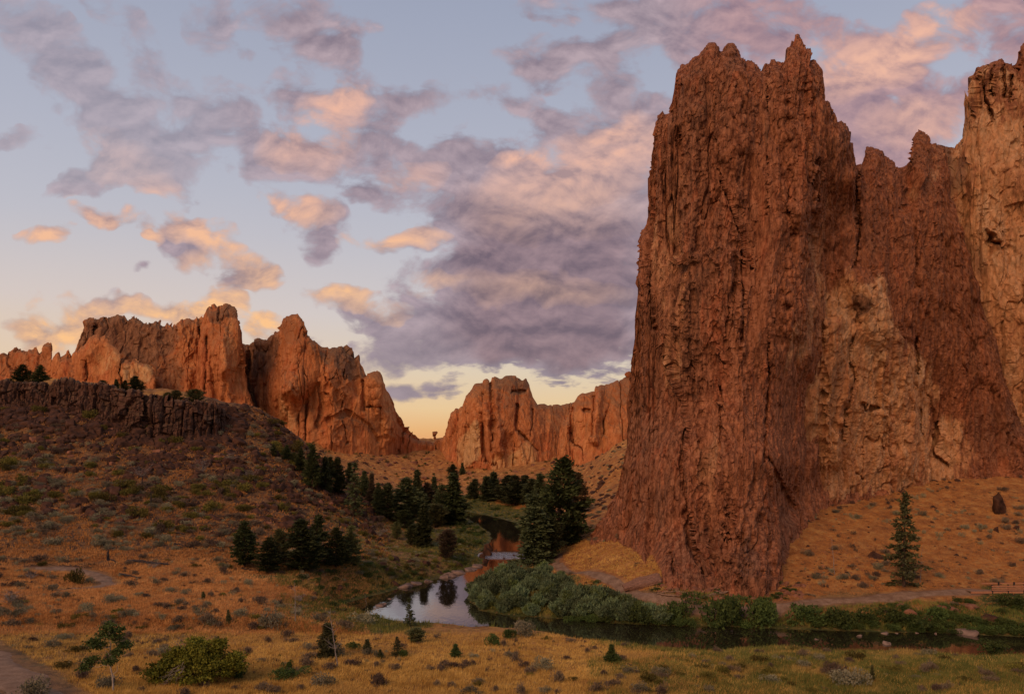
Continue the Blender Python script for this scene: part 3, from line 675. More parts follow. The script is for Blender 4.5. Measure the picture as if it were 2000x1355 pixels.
cliff('rock_tower', 'tall dark reddish-brown craggy rock tower rising beside the river path', TOWER_TOP, TOWER_BASE,
  [(1160,1060,150),(1190,1060,144),(1240,1090,133),(1290,1150,115),(1420,1165,112),(1520,1160,113),(1560,1120,121),(1575,1020,140),(1590,950,148),(1620,850,158),(1640,700,156),(1700,600,164),(1700,400,156),(1580,700,139),
   (1240,800,144),(1300,900,130),(1400,900,121),(1500,900,123),(1550,900,133),(1300,600,135),(1420,600,129),(1540,600,132),(1610,600,143),(1260,450,142),(1350,300,138),(1450,250,135),(1550,150,138),(1640,350,143),(1500,400,132),(1680,340,147)],
  MAT['tower_rock'], [('r', 18, 130, 2.0), ('f', 14, 40, 1.6), ('v', 11, 34, 1.7), ('v', 5, 14, .8), ('c', 3.8, 26, .22), ('v', 2.2, 5.5, .34), ('v', 1.0, 2.2, .25), ('v', .5, .95, .19), ('f', 3.2, 7, .35), ('k', 5, 26, 1.1)],
  step=1.1, thick=40, erad=34, edepth=9, seed=11, tilt=-.05, warp=(6, 18, .95),
  cracks=[([(1496,140),(1498,200),(1497,330),(1500,420)], 2.4, 2.2), ([(1458,480),(1457,560),(1452,640),(1450,665)], 2.6, 2.0), ([(1497,560),(1500,700),(1500,800),(1492,900)], 2.6, 2.0), ([(1343,1000),(1330,900),(1342,840)], 4, 2), 
          ([(1340,1000),(1352,1060),(1370,1090)], 7, 2.5), ([(1385,1010),(1392,1060),(1380,1110)], 6, 2.2), ([(1500,895),(1520,930),(1535,955),(1556,990)], 3.5, 2.2), ([(1400,330),(1440,420),(1470,520)], 2.5, 1.4), ([(1300,700),(1330,760),(1345,840)], 3, 1.6), ([(1560,300),(1530,420),(1545,520)], 2.5, 1.5), ([(1330,170),(1322,230),(1328,300)], 5, 1.2), ([(1275,330),(1280,420),(1268,520),(1275,640)], 5, 2.0), ([(1672,340),(1668,430),(1660,520)], 3.5, 2.5), ([(1310,1080),(1316,1120)], 3, 1.5)],
  grooves=[([(1360,220),(1345,500),(1330,760)], 16, -2.2), ([(1430,160),(1420,500),(1440,820)], 26, -2.0), ([(1556,130),(1560,420),(1556,640)], 24, -2.6), ([(1468,1000),(1480,1110)], 40, -3.0), ([(1390,700),(1380,900),(1400,1100)], 24, 1.6), ([(1590,330),(1600,520)], 14, 1.8)],
  tan=[(1300,480,30,160,4,.6),(1325,660,26,110,8,.6),(1590,620,26,140,25,.75),(1610,480,34,80,20,.55),(1380,880,24,120,-5,.4),(1500,220,20,80,0,.35)], dark=[(1360,1080,50,60,0,.5),(1460,1090,20,40,0,.7),(1450,560,60,160,0,.35),(1250,900,40,120,0,.4),(1480,300,40,120,0,.3),(1540,1050,30,60,0,.5)])

WALL_TOP = [(1560,640),(1580,560),(1600,480),(1630,400),(1655,345),(1672,334),(1681,331),(1686,314),(1690,296),(1700,284),(1712,290),(1727,302),(1734,307),(1747,313),(1760,322),(1771,327),(1774,300),(1780,278),(1790,263),(1798,268),(1804,272),(1816,272),(1830,278),(1843,290),
  (1852,330),(1860,370),(1872,410),(1885,450),(1896,500),(1908,560),(1922,610),(1935,650),(1950,700),(1962,745),(1980,790),(1996,830),(2015,850),(2050,870),(2120,880)]
cliff('rock_buttress', 'brown rock buttress with a pale ochre lower face beside the tower', WALL_TOP, [(1540,1070),(1560,1045),(1600,1025),(1700,995),(1800,975),(1880,972),(2000,970),(2120,960)],
  [(1560,1030,150),(1600,990,153),(1700,960,160),(1800,940,165),(1900,930,168),(2000,925,170),(2120,925,172),(1600,800,146),(1700,800,153),(1800,800,166),(1900,800,168),(2000,860,172),(1600,600,145),(1700,600,149),(1800,600,158),(1900,620,170),(1700,400,152),(1800,400,162),(1700,300,158),(1800,280,170)],
  MAT['wall_rock'], [('r', 17, 70, 2.0), ('f', 12, 26, 1.6), ('v', 10, 22, 1.6), ('c', 5, 18, .35), ('v', 4, 8, .5), ('v', 1.7, 3, .32), ('v', .8, 1.3, .22), ('v', .4, .6, .14), ('k', 5, 16, .9)],
  step=1.3, thick=30, erad=26, edepth=7, seed=23, warp=(7, 16, .8),
  cracks=[([(1688,790),(1700,798),(1716,797)], 3.2, 2.4), ([(1662,660),(1660,700),(1672,740),(1658,800),(1650,860)], 4, 2.0), ([(1796,800),(1795,840),(1800,850)], 4, 2.4), ([(1838,830),(1842,880),(1858,905)], 4, 2.4), ([(1792,660),(1790,730)], 3, 2), ([(1670,350),(1676,440),(1668,520)], 5, 3), ([(1675,925),(1682,934)], 3, 2), ([(1664,600),(1668,630)], 10, 1.6)],
  grooves=[([(1650,530),(1690,570)], 24, -1.6), ([(1625,640),(1630,900)], 18, -2.4), ([(1740,640),(1760,900)], 30, -2.0), ([(1775,340),(1785,560)], 8, 1.6)],
  tan=[(1640,650,46,100,5,1.25),(1628,800,56,160,3,1.45),(1700,740,62,130,0,1.25),(1755,820,68,130,0,1.35),(1690,900,100,75,0,1.2),(1690,620,34,40,0,.9),(1850,880,60,60,0,.8),(1800,900,90,40,0,.9),(1690,600,40,50,0,.8),(1810,330,20,60,30,.4)],
  dark=[(1850,600,60,140,-15,.35),(1950,840,50,60,0,.5),(1760,420,50,90,0,.25),(1678,590,12,20,0,.9),(1640,720,10,60,5,.5)])
HW_TOP = [(1770,420),(1780,340),(1792,300),(1815,280),(1840,280),(1856,283),(1871,281),(1880,274),(1885,262),(1888,248),(1896,240),(1902,230),(1902,215),(1898,196),(1896,167),(1903,155),(1910,145),(1913,130),(1926,126),(1940,124),(1957,123),(1970,127),(1984,130),(1987,102),(1992,94),(1998,90),(2015,86),(2040,84),(2060,120),(2090,110),(2130,150),(2160,260),(2200,420)]
cliff('pale_rock_wall', 'high pale tan rock wall with blocky top at the far right', HW_TOP, [(1760,940),(1900,940),(2200,930)],
  [(1780,900,188),(2000,900,184),(2200,900,184),(1800,600,186),(1900,600,180),(2000,600,176),(2150,600,176),(1800,350,190),(1900,350,182),(2000,350,178),(1900,160,186),(2000,120,184),(2150,200,186)],
  MAT['wall_rock'], [('r', 14, 50, 2.4), ('f', 10, 24, 2.0), ('c', 4.2, 16, 1.0), ('v', 3.4, 6, .7), ('v', 1.5, 2.6, .45), ('f', 3, 6, .4), ('k', 4, 18, 1.0), ('v', .8, 1.3, .25)],
  step=1.35, thick=35, erad=24, edepth=7, seed=37, warp=(7, 16, .8),
  cracks=[([(1927,130),(1928,170),(1940,230)], 3, 3), ([(1940,130),(1943,180)], 3, 3), ([(1958,130),(1962,190)], 3, 3), ([(1975,150),(1970,200)], 3, 2.5), ([(1936,455),(1936,472),(1962,478)], 3, 2.6)],
  grooves=[([(1950,445),(1952,465)], 14, -3.2)],
  tan=[(1950,400,110,160,0,1.2),(1960,620,80,220,0,1.2),(2060,500,120,300,0,1.2),(1900,340,60,60,0,.8),(1940,200,50,70,0,.75),(1850,380,60,80,0,.7),(2080,250,80,150,0,.9)],
  dark=[(1820,300,50,30,0,.9),(1850,340,40,50,30,.6),(1900,500,14,60,-30,.5)])

LYR_FAR = [('r', 34, 130, 3.2), ('f', 22, 60, 2.6), ('v', 15, 40, 2.6), ('v', 7, 16, .8), ('v', 3.2, 6, .42), ('v', 1.7, 3, .25), ('k', 10, 40, 2.0)]
LYR_JAG = LYR_FAR+[('v', 5, 12, 2.0)]
FB = lambda a, b, y0, y1=None: [(a, y0), (b, y0 if y1 is None else y1)]
cliff('jagged_ridge', 'low jagged ridge of small spires at the far left skyline', [(-120,700),(-60,690),(0,698),(8,696),(16,692),(27,680),(33,676),(40,683),(51,690),(58,688),(65,685),(71,677),(78,690),(84,684),(89,676),(95,670),(99,667),(102,672),(104,700),(108,720),(120,740)], FB(-120,120,800),
  [(-120,780,440),(0,780,436),(100,780,428),(0,690,446),(100,680,436)], MAT['far_rock'], LYR_JAG, step=1.0, thick=24, erad=8, edepth=5, seed=41, jag=4, dark=[(20,700,90,30,0,.4)])
cliff('rock_wall', 'long dark-topped rock wall with a serrated crest behind the left rim', [(128,760),(140,700),(148,679),(155,657),(158,648),(162,638),(167,626),(178,626),(189,627),(200,628),(211,623),(220,620),(229,616),(242,617),(248,629),(254,622),(259,618),(266,620),(273,626),(286,631),(294,628),(302,625),(312,628),(321,632),(330,632),(339,635),(347,628),(354,625),(366,624),(377,622),(381,615),(389,618),(394,630),(410,640),(430,700)], FB(128,430,880),
  [(140,850,425),(300,860,420),(420,860,415),(140,700,435),(300,640,440),(400,640,432),(220,700,440),(300,740,428)], MAT['far_rock'], LYR_JAG, step=1.0, thick=34, erad=14, edepth=7, seed=47, jag=5,
  cracks=[([(188,640),(186,680)], 6, 6), ([(215,690),(238,720)], 6, 6), ([(390,640),(388,690)], 3, 5)], grooves=[([(300,640),(310,800)], 18, -5), ([(355,640),(365,820)], 16, -5)], dark=[(250,660,100,45,0,.9),(300,730,60,50,0,.6),(390,640,40,30,0,.4)], tan=[(165,660,14,30,0,.4)])
cliff('rock_slab', 'pinkish leaning rock slab with small spikes in front of the serrated wall', [(96,760),(100,720),(104,705),(110,695),(116,687),(120,700),(124,690),(128,681),(132,690),(136,696),(141,689),(147,684),(158,684),(170,676),(182,664),(190,658),(194,656),(200,664),(207,659),(213,667),(222,678),(232,686),(240,700),(243,702),(248,701),(255,704),(262,698),(270,704),(278,708),(290,712),(300,719),(304,740),(306,770)], FB(96,306,880),
  [(100,800,408),(200,820,404),(300,820,400),(120,690,416),(200,660,416),(280,710,406)], MAT['far_rock'], LYR_FAR, step=1.0, thick=16, erad=12, edepth=5, seed=53, jag=2,
  cracks=[([(240,700),(236,730),(244,760)], 4, 5), ([(172,690),(168,740)], 3, 3)], tan=[(210,700,26,30,0,.55),(275,730,30,24,0,.75)])
cliff('square_topped_rock', 'square-topped orange rock pinnacle above the left basalt rim', [(380,830),(386,720),(391,650),(396,632),(398,619),(402,606),(404,600),(410,595),(418,592),(429,595),(436,594),(443,594),(452,597),(459,599),(463,606),(464,622),(468,634),(471,646),(473,673),(476,710),(480,748),(486,781),(492,804),(499,824),(507,850),(514,880)], FB(380,514,900),
  [(385,850,398),(450,860,392),(510,870,392),(390,700,404),(440,700,396),(475,720,402),(430,600,410)], MAT['far_rock'], LYR_FAR, step=.8, thick=30, erad=12, edepth=7, seed=59,
  cracks=[([(428,600),(426,625)], 2.5, 4), ([(405,660),(402,760)], 4, 4)], grooves=[([(432,620),(440,720),(452,840)], 12, -5), ([(412,700),(430,800)], 8, 3)], dark=[(430,606,40,14,0,.7),(420,650,30,20,0,.4)], tan=[(448,680,14,40,0,.45),(465,790,20,60,10,.3)])
cliff('pyramid_rock', 'broad orange pyramid rock with a domed knob summit', [(462,720),(466,675),(472,672),(480,674),(489,673),(500,665),(510,660),(520,654),(529,648),(541,641),(543,632),(548,624),(553,619),(561,616),(570,615),(582,613),(590,625),(594,638),(599,646),(601,656),(608,662),(618,672),(630,720),(640,900)], FB(462,640,930),
  [(470,860,430),(480,740,450),(500,700,440),(520,880,415),(560,900,402),(600,900,398),(540,760,412),(580,760,400),(600,700,404),(570,630,410),(620,800,420)], MAT['far_rock'], LYR_FAR, step=.9, thick=34, erad=12, edepth=8, seed=61,
  cracks=[([(487,680),(490,760),(500,840)], 10, 12), ([(560,725),(548,745)], 3, 3)], grooves=[([(575,680),(560,760),(590,880)], 12, -6), ([(540,700),(550,840)], 8, 4)], dark=[(500,690,40,40,-30,.9),(570,640,40,22,0,.5),(485,780,14,80,-5,.9),(610,670,20,20,0,.5)], tan=[(565,830,26,50,-20,.45),(585,740,10,40,0,.35)])
cliff('sloping_rock_face', 'broad smooth orange rock face stepping down with a small horn', [(586,700),(594,655),(601,657),(608,661),(615,666),(625,672),(634,676),(645,676),(656,675),(663,672),(670,673),(678,681),(686,690),(694,695),(700,704),(705,714),(714,735),(719,734),(723,733),(732,730),(740,727),(742,734),(744,746),(754,760),(764,776),(771,796),(778,816),(784,828),(791,838),(800,846),(810,853),(818,858),(832,860),(850,866)], [(586,940),(640,945),(720,930),(850,895)],
  [(595,900,404),(590,760,410),(640,920,404),(720,910,415),(820,870,450),(620,740,404),(700,780,412),(760,820,428),(650,680,416),(740,740,424)], MAT['far_rock'], LYR_FAR, step=.95, thick=34, erad=12, edepth=8, seed=67,
  cracks=[([(598,660),(599,800),(598,880)], 3, 7), ([(708,745),(712,800)], 4, 4), ([(715,795),(730,792),(742,796)], 2.5, 3), ([(620,750),(626,790),(618,830)], 2.5, 3), ([(640,820),(680,805),(720,830),(740,860)], 3.5, 2.5)],
  grooves=[([(690,700),(700,760)], 8, 3.5), ([(735,750),(765,850)], 14, -5), ([(650,700),(650,860)], 22, -4)], dark=[(680,700,40,24,35,.8),(640,690,40,16,10,.6),(610,780,10,100,0,.4),(700,830,50,12,20,.5)], tan=[(655,690,22,16,0,.4)])
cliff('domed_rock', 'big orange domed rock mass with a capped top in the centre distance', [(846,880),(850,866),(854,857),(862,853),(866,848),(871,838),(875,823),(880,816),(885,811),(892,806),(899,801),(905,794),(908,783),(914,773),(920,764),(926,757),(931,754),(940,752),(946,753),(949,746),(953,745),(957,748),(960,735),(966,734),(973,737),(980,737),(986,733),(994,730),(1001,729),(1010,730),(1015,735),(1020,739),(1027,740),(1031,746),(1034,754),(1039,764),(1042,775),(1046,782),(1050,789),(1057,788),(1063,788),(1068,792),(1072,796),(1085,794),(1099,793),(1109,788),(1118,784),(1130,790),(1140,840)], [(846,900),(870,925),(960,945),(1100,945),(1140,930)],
  [(850,880,455),(880,900,430),(940,925,410),(1000,935,404),(1080,930,412),(1130,900,430),(880,840,438),(940,800,418),(1000,800,414),(1060,820,424),(1110,810,440),(940,760,426),(1000,740,424),(1090,800,440)], MAT['far_rock'], LYR_FAR, step=.95, thick=40, erad=12, edepth=8, seed=71,
  cracks=[([(945,770),(944,860),(950,900)], 4, 6), ([(957,750),(962,800),(960,880)], 2.5, 4), ([(1010,790),(1010,840),(1032,860),(1048,880)], 2.4, 5), ([(1037,850),(1040,800)], 2, 3), ([(895,880),(905,895),(903,920)], 3, 4), ([(1000,765),(1025,764)], 3, 3)],
  grooves=[([(967,760),(975,880)], 9, -5), ([(925,780),(920,900)], 12, -4), ([(995,860),(1005,930)], 14, 4)], dark=[(1000,745,45,18,0,.7),(940,765,40,16,-20,.5),(990,775,30,16,0,.5),(1090,800,40,12,0,.5)], tan=[(920,880,20,36,0,1.0),(985,905,26,32,0,.9),(1030,890,26,30,0,.8)])
cliff('terraced_rock', 'orange rock wall with vertical corners rising towards the dark tower', [(1088,900),(1090,880),(1092,850),(1096,831),(1103,818),(1112,808),(1117,796),(1122,784),(1129,776),(1136,770),(1146,768),(1155,766),(1161,765),(1163,757),(1172,755),(1190,754),(1202,749),(1212,745),(1222,740),(1235,735),(1270,725),(1330,720)], [(1088,925),(1180,900),(1330,880)],
  [(1092,900,372),(1110,900,366),(1150,890,362),(1200,880,362),(1300,870,362),(1110,820,376),(1150,800,370),(1180,770,378),(1250,740,384),(1320,740,384)], MAT['far_rock'], LYR_FAR, step=.9, thick=40, erad=10, edepth=7, seed=73,
  cracks=[([(1117,800),(1116,860)], 3, 5), ([(1140,800),(1150,801)], 2.5, 3), ([(1190,790),(1180,820),(1178,850)], 3, 4), ([(1160,775),(1158,850)], 3, 4)], grooves=[([(1104,830),(1104,890)], 6, -4), ([(1170,765),(1160,860)], 7, -5)], dark=[(1230,760,60,20,-15,.5),(1130,790,30,10,0,.5)], tan=[(1190,830,30,40,0,.35)])
# basalt rim
BR = [('c', 2.4, 7, 1.2), ('v', 2.6, 3.4, 1.1), ('c', 1.1, 3, .4), ('v', .9, 1.2, .4), ('r', 12, 30, 2.2), ('f', 5, 6, 1.2)]
cliff('basalt_rim', 'dark columnar basalt rim capping the left hillside', [(-420,745),(-100,742),(0,744),(50,747),(100,746),(150,748),(190,750),(215,756),(240,760),(265,764),(290,770),(315,774),(340,778),(370,782),(400,787),(420,792),(440,802),(455,822),(468,850),(480,880)], [(-420,840),(0,830),(60,824),(150,832),(230,845),(300,862),(350,868),(420,870),(480,895)],
  [(a_, b_, sq(c_)) for a_, b_, c_ in [(-420,800,232),(0,800,224),(150,800,222),(250,820,216),(320,840,214),(400,840,222),(460,860,232),(0,745,229),(200,750,226),(300,770,219),(400,785,228),(460,830,238)]], MAT['basalt'], BR, step=1.0, thick=14, erad=5, edepth=3, seed=83, warp=(4, 9, .5), jag=4, cat='cliff',
  cracks=[([(250,762),(252,800)], 5, 4), ([(285,775),(283,840)], 4, 3)])
# ---------------------------------------------------------------- leaf clouds
def tris(C, size, rs, up=0.0, aspect=2.2, axis=None):
    """one thin random triangle (leaf spray) per centre"""
    n = len(C); C = np.asarray(C, float)
    a = rs.normal(size=(n, 3)) if axis is None else axis+rs.normal(size=(n, 3))*.45
    a[:, 2] += up; a /= np.linalg.norm(a, axis=1)[:, None]+1e-9
    b = np.cross(a, rs.normal(size=(n, 3))); b /= np.linalg.norm(b, axis=1)[:, None]+1e-9
    s = size*(.6+.8*rs.random(n))[:, None] if np.isscalar(size) else size[:, None]
    V = np.stack([C-b*s/aspect, C+b*s/aspect, C+a*s], 1).reshape(-1, 3)
    return V, np.arange(3*n).reshape(-1, 3)
def tube(P, R, ns=6):
    P = np.asarray(P, float); n = len(P); V = []; Fc = []
    T = np.gradient(P, axis=0); T /= np.linalg.norm(T, axis=1)[:, None]+1e-9
    for i in range(n):
        u = np.cross(T[i], [.3, .9, .1]); u /= np.linalg.norm(u)+1e-9; w = np.cross(T[i], u)
        for k in range(ns):
            a = 2*math.pi*k/ns; V.append(P[i]+(u*math.cos(a)+w*math.sin(a))*R[i])
    for i in range(n-1):
        for k in range(ns):
            a = i*ns+k; b = i*ns+(k+1) % ns; Fc.append((a, b, b+ns)); Fc.append((a, b+ns, a+ns))
    return np.array(V), np.array(Fc)
def join(L):
    V = []; Fc = []; o = 0
    for v, f in L:
        V.append(v); Fc.append(f+o); o += len(v)
    return np.concatenate(V), np.concatenate(Fc)

def conifer(seed, h=10., r=2.6, kind='pine'):
    """returns (trunk V,F), (crown V,F)"""
    rs = np.random.default_rng(seed); lean = rs.normal(size=2)*.02*h
    zs = np.linspace(-.4, h*.97, 12); tp = np.stack([lean[0]*(zs/h)**2, lean[1]*(zs/h)**2, zs], 1)
    tr = [tube(tp, .028*h*.55*(1-zs/h*.93)+.02, 8)]
    C = []; AX = []
    nb = {'pine': 88, 'fir': 130, 'juniper': 80, 'sparse': 92, 'thin': 46}[kind]
    z0 = {'pine': .08, 'fir': .03, 'juniper': .02, 'sparse': .03, 'thin': .22}[kind]
    lob = rs.random(8)
    for i in range(nb):
        t = (i+rs.random())/nb; z = h*(z0+(1-z0)*t**(.95))
        az = i*2.39996+rs.normal()*.4
        if kind == 'pine': prof = (.5+.5*math.sin(min(1, t*2.6)*math.pi/2))*(1-t)**.85*1.3+.05
        elif kind == 'fir': prof = (1-t)**.98*(.85+.25*math.sin(t*9+seed))+.03
        elif kind == 'juniper': prof = math.sin(math.pi*(.12+.88*t)**.8)**.7*.95+.05
        elif kind == 'thin': prof = (1-t)**.6
        else: prof = (1-t)**.78+.05
        L = r*prof*(.62+.42*rs.random())*(.8+.35*lob[int((az % 6.283)/6.283*8) % 8])
        if rs.random() < (.3 if kind == 'sparse' else .07): continue
        if kind == 'sparse': L *= rs.uniform(.65, 1.25)
        droop = {'pine': .22, 'fir': -.22, 'juniper': .75, 'sparse': -.12, 'thin': .1}[kind]-(.18*(1-t))
        d = np.array([math.cos(az), math.sin(az), 0.]); base = np.array([lean[0]*(z/h)**2, lean[1]*(z/h)**2, z])
        ss = np.linspace(0, 1, 5); bp = base+d*L*ss[:, None]; bp[:, 2] += L*droop*ss+L*.14*ss*ss*(1 if kind != 'juniper' else 0)
        if L > .35: tr.append(tube(bp, .02+.012*h*.25*(1-t)*(1-ss*.85), 3))
        nc = max(3, int(L/r*{'pine': 12, 'fir': 12, 'juniper': 13, 'sparse': 12, 'thin': 7}[kind]))
        for k in range(nc):
            q = (.22 if kind != 'sparse' else .12)+.8*(k+rs.random())/nc; c = base+d*L*q; c[2] += L*droop*q+L*.14*q*q
            side = np.cross(d, [0, 0, 1]); c = c+side*rs.normal()*L*.17*(1.2-q*.5)+[0, 0, rs.normal()*.05*h*.12]
            m = {'pine': 15, 'fir': 15, 'juniper': 15, 'sparse': 7, 'thin': 8}[kind]; sp = {'pine': .19, 'fir': .2, 'juniper': .2, 'sparse': .15, 'thin': .17}[kind]*h/10
            pp = c+rs.normal(size=(m, 3))*[sp, sp, sp*.6]; C.append(pp); AX.append(np.repeat((d+[0, 0, .5 if kind in ('pine', 'juniper') else -.15])[None], m, 0))
    top = np.array([lean[0], lean[1], h]); C.append(top+rs.normal(size=(30, 3))*[.08*h/10, .08*h/10, .35*h/10]-[0, 0, .3*h/10]); AX.append(np.repeat([[0, 0, 1.]], 30, 0))
    C = np.concatenate(C); AX = np.concatenate(AX); C[:, 2] = np.maximum(C[:, 2], .1)
    return join(tr), tris(C, .30*h/10, rs, aspect=2.6, axis=AX)

def shrub(seed, r=1., h=.8, n=900, leaf=.12, up=.6, lobes=9, hollow=.45, stems=8, aspect=2.2):
    rs = np.random.default_rng(seed); L = []
    cs = rs.normal(size=(lobes, 3))*[.42*r, .42*r, 0]; cs[:, 2] = h*(.3+.35*rs.random(lobes)); rr = (.35+.3*rs.random(lobes))
    for c, q in zip(cs, rr):
        m = n//lobes; d = rs.normal(size=(m, 3)); d /= np.linalg.norm(d, axis=1)[:, None]; rad = (hollow+(1-hollow)*rs.random(m)**.6)[:, None]
        p = c+d*rad*[r*q, r*q, h*q*.9]; p[:, 2] = np.abs(p[:, 2])*1.0; 
        L.append(tris(p, leaf, rs, up=up, aspect=aspect, axis=d*.7))
    for k in range(stems):
        a = rs.random()*6.283; e = np.array([math.cos(a)*r*.6, math.sin(a)*r*.6, h*(.5+.3*rs.random())])
        s = np.linspace(0, 1, 4)[:, None]; L.append(tube(e*s*[1, 1, 1]+[0, 0, -.05], [.03*h, .024*h, .016*h, .008*h], 3))
    return join(L)
def willow(seed, r=1.4, h=2.6, n=3400):
    rs = np.random.default_rng(seed); C = []; A = []
    for k in range(46):
        a = rs.random()*6.283; q = rs.random()**.6; top = np.array([math.cos(a)*r*q*1.05, math.sin(a)*r*q*1.05, h*(1-.45*q*q)*(.78+.3*rs.random())])
        b = top*[.35, .35, 0]; m = n//46; s = (.12+.88*rs.random(m)**.8)[:, None]
        p = b+(top-b)*s+rs.normal(size=(m, 3))*.13; p[:, :2] += (top-b)[:2]*(s**2)*.2
        C.append(p); A.append(np.repeat(((top-b)/np.linalg.norm(top-b))[None], m, 0))
    C = np.concatenate(C); C[:, 2] = np.maximum(C[:, 2], .03)
    return tris(C, .34, rs, aspect=5.0, axis=np.concatenate(A))
def twigs(seed, h=1.0, r=.8, n=14, th=.02, sub=3):
    rs = np.random.default_rng(seed); L = []
    for k in range(n):
        a = rs.random()*6.283; e = np.array([math.cos(a)*r*(.3+.7*rs.random()), math.sin(a)*r*(.3+.7*rs.random()), h*(.4+.6*rs.random())]); s = np.linspace(0, 1, 5)[:, None]
        P = e*s+rs.normal(size=(5, 3))*.04*h*s; L.append(tube(P, th*(1-.85*s[:, 0]), 3))
        for j in range(sub):
            i = rs.integers(1, 4); e2 = P[i]+np.array([rs.normal()*r*.3, rs.normal()*r*.3, h*.22*rs.random()]); L.append(tube(np.array([P[i], (P[i]+e2)/2+rs.normal(size=3)*.02, e2]), [th*.5, th*.35, th*.15], 3))
    return join(L)
import bmesh
def boulder(seed, n=16, sx=1., sy=.9, sz=.7, rough=.05):
    rs = np.random.default_rng(seed); bm = bmesh.new()
    for p in rs.normal(size=(n, 3)):
        p = p/np.linalg.norm(p)*(.8+.25*rs.random()); bm.verts.new((p[0]*sx, p[1]*sy, p[2]*sz))
    r_ = bmesh.ops.convex_hull(bm, input=bm.verts); 
    bmesh.ops.delete(bm, geom=[v for v in bm.verts if not v.link_faces], context='VERTS')
    bmesh.ops.bevel(bm, geom=list(bm.edges), offset=.06, segments=1, affect='EDGES')
    bmesh.ops.subdivide_edges(bm, edges=list(bm.edges), cuts=1, use_grid_fill=True); bmesh.ops.triangulate(bm, faces=list(bm.faces))
    V = np.array([v.co[:] for v in bm.verts]); Fc = np.array([[v.index for v in f.verts] for f in bm.faces]); bm.free()
    V = V+(fbm(V[:, 0]*2.2+seed, V[:, 1]*2.2, V[:, 2]*2.2, seed=seed, o=4)*rough*2.2)[:, None]*V
    return V, Fc

# ---------------------------------------------------------------- prototype meshes
def pm(name, VF, mat): return mesh(name, VF[0], VF[1], [MAT[mat]])
PROTO = {}
for k, (kind, r, nl) in {'pine': ('pine', 2.5, 4), 'fir': ('fir', 2.3, 4), 'juniper': ('juniper', 3.2, 3), 'sparse': ('sparse', 2.3, 2)}.items():
    L = []
    for i in range(nl):
        t, c = conifer(100+i*7+len(k), 10., r, kind); L.append((t, c))
    PROTO[k] = L
log('tree protos')
TREE_MESH = {}
def tree_mesh(kind, i, leaf):
    key = (kind, i, leaf)
    if key not in TREE_MESH:
        t, c = PROTO[kind][i]; TREE_MESH[key] = (pm('trunk', t, 'bark'), pm('crown', c, leaf))
    return TREE_MESH[key]
def put_tree(px, base, top, w, kind, leaf, label, group=None, i=0, name=None, Y=None, cat='tree'):
    if Y is None: x, y, z, ok = [float(v[0]) for v in ray_ground(px, base)]
    else: x, y = (px-1000)/F*Y, Y; z = max(float(H(np.array([x]), np.array([y]))[0]), EYE-(base-HZ)/F*Y-.3)
    h = (base-top)/F*y
    pr = {'pine': 2.5, 'fir': 2.3, 'juniper': 3.2, 'sparse': 2.3}[kind]
    e = empty(name or {'pine': 'pine_tree', 'fir': 'fir_tree', 'juniper': 'juniper_tree', 'sparse': 'fir_tree'}[kind], (x, y, z-.05), random.random()*6.28)
    sxy = (w/F*y)/(2*pr*.84); sxy = max(sxy, h/10*.5)
    e.scale = (sxy, sxy, h/10)
    tm, cm = tree_mesh(kind, i % len(PROTO[kind]), leaf)
    link('trunk', tm, e); link('crown', cm, e)
    tag(e, label, cat, group); return e
g1 = 'dark pines at the foot of the left slope'
put_tree(478,1108,1018,54,'pine','pine_needles','dark pine, leftmost of the clump on the grassy flat below the left slope',g1,0)
put_tree(525,1120,1050,52,'pine','pine_needles','short dark pine standing in front of its clump on the left flat',g1,1)
put_tree(547,1104,1036,36,'juniper','juniper_needles','thin paler green tree between two dark pines on the left flat',g1,0)
put_tree(590,1116,1014,74,'pine','pine_needles','widest dark pine in the clump at the foot of the left slope',g1,2)
put_tree(616,1104,1008,50,'pine','pine_needles','tallest pointed pine behind the widest one of the left clump',g1,3)
put_tree(656,1112,1034,54,'pine','pine_needles','bushy dark pine right of the widest one in the left clump',g1,1)
put_tree(686,1106,1030,40,'pine','juniper_needles','slim pine at the right end of the clump below the left slope',g1,0)
g2 = 'pines climbing the left slope'
for n_, (a, b, c, w, k, lf) in enumerate([(610,955,868,34,'pine','pine_needles'),(588,925,880,22,'pine','pine_needles'),(636,962,892,34,'fir','fir_needles'),(662,968,896,34,'pine','pine_needles'),(692,1006,903,48,'sparse','fir_needles'),(712,968,920,28,'fir','fir_needles'),(560,903,874,18,'pine','pine_needles'),(535,893,868,14,'pine','fir_needles'),(575,908,884,18,'juniper','juniper_needles'),(683,940,903,26,'fir','fir_needles'),(645,930,893,26,'pine','pine_needles'),(726,985,925,24,'fir','brown_needles')]):
    put_tree(a,b,c,w,k,lf,['tall dark pine highest on the ridge of the left slope','small pine just left of the tallest ridge pine','narrow fir right of the tallest ridge pine','dark pine midway down the wooded slope edge','tall thin brownish pine with a bare trunk on the slope edge','fir beside the thin brownish pine on the slope edge','tiny pine under the pyramid rock where the slope meets it','tiniest pine at the upper end of the slope edge','round juniper between the small pines high on the slope','small fir behind the thin brownish pine','small dark pine behind the ridge trees','brownish fir lowest on the wooded slope edge'][n_],g2,n_)
g3 = 'firs and pines in the middle of the valley'
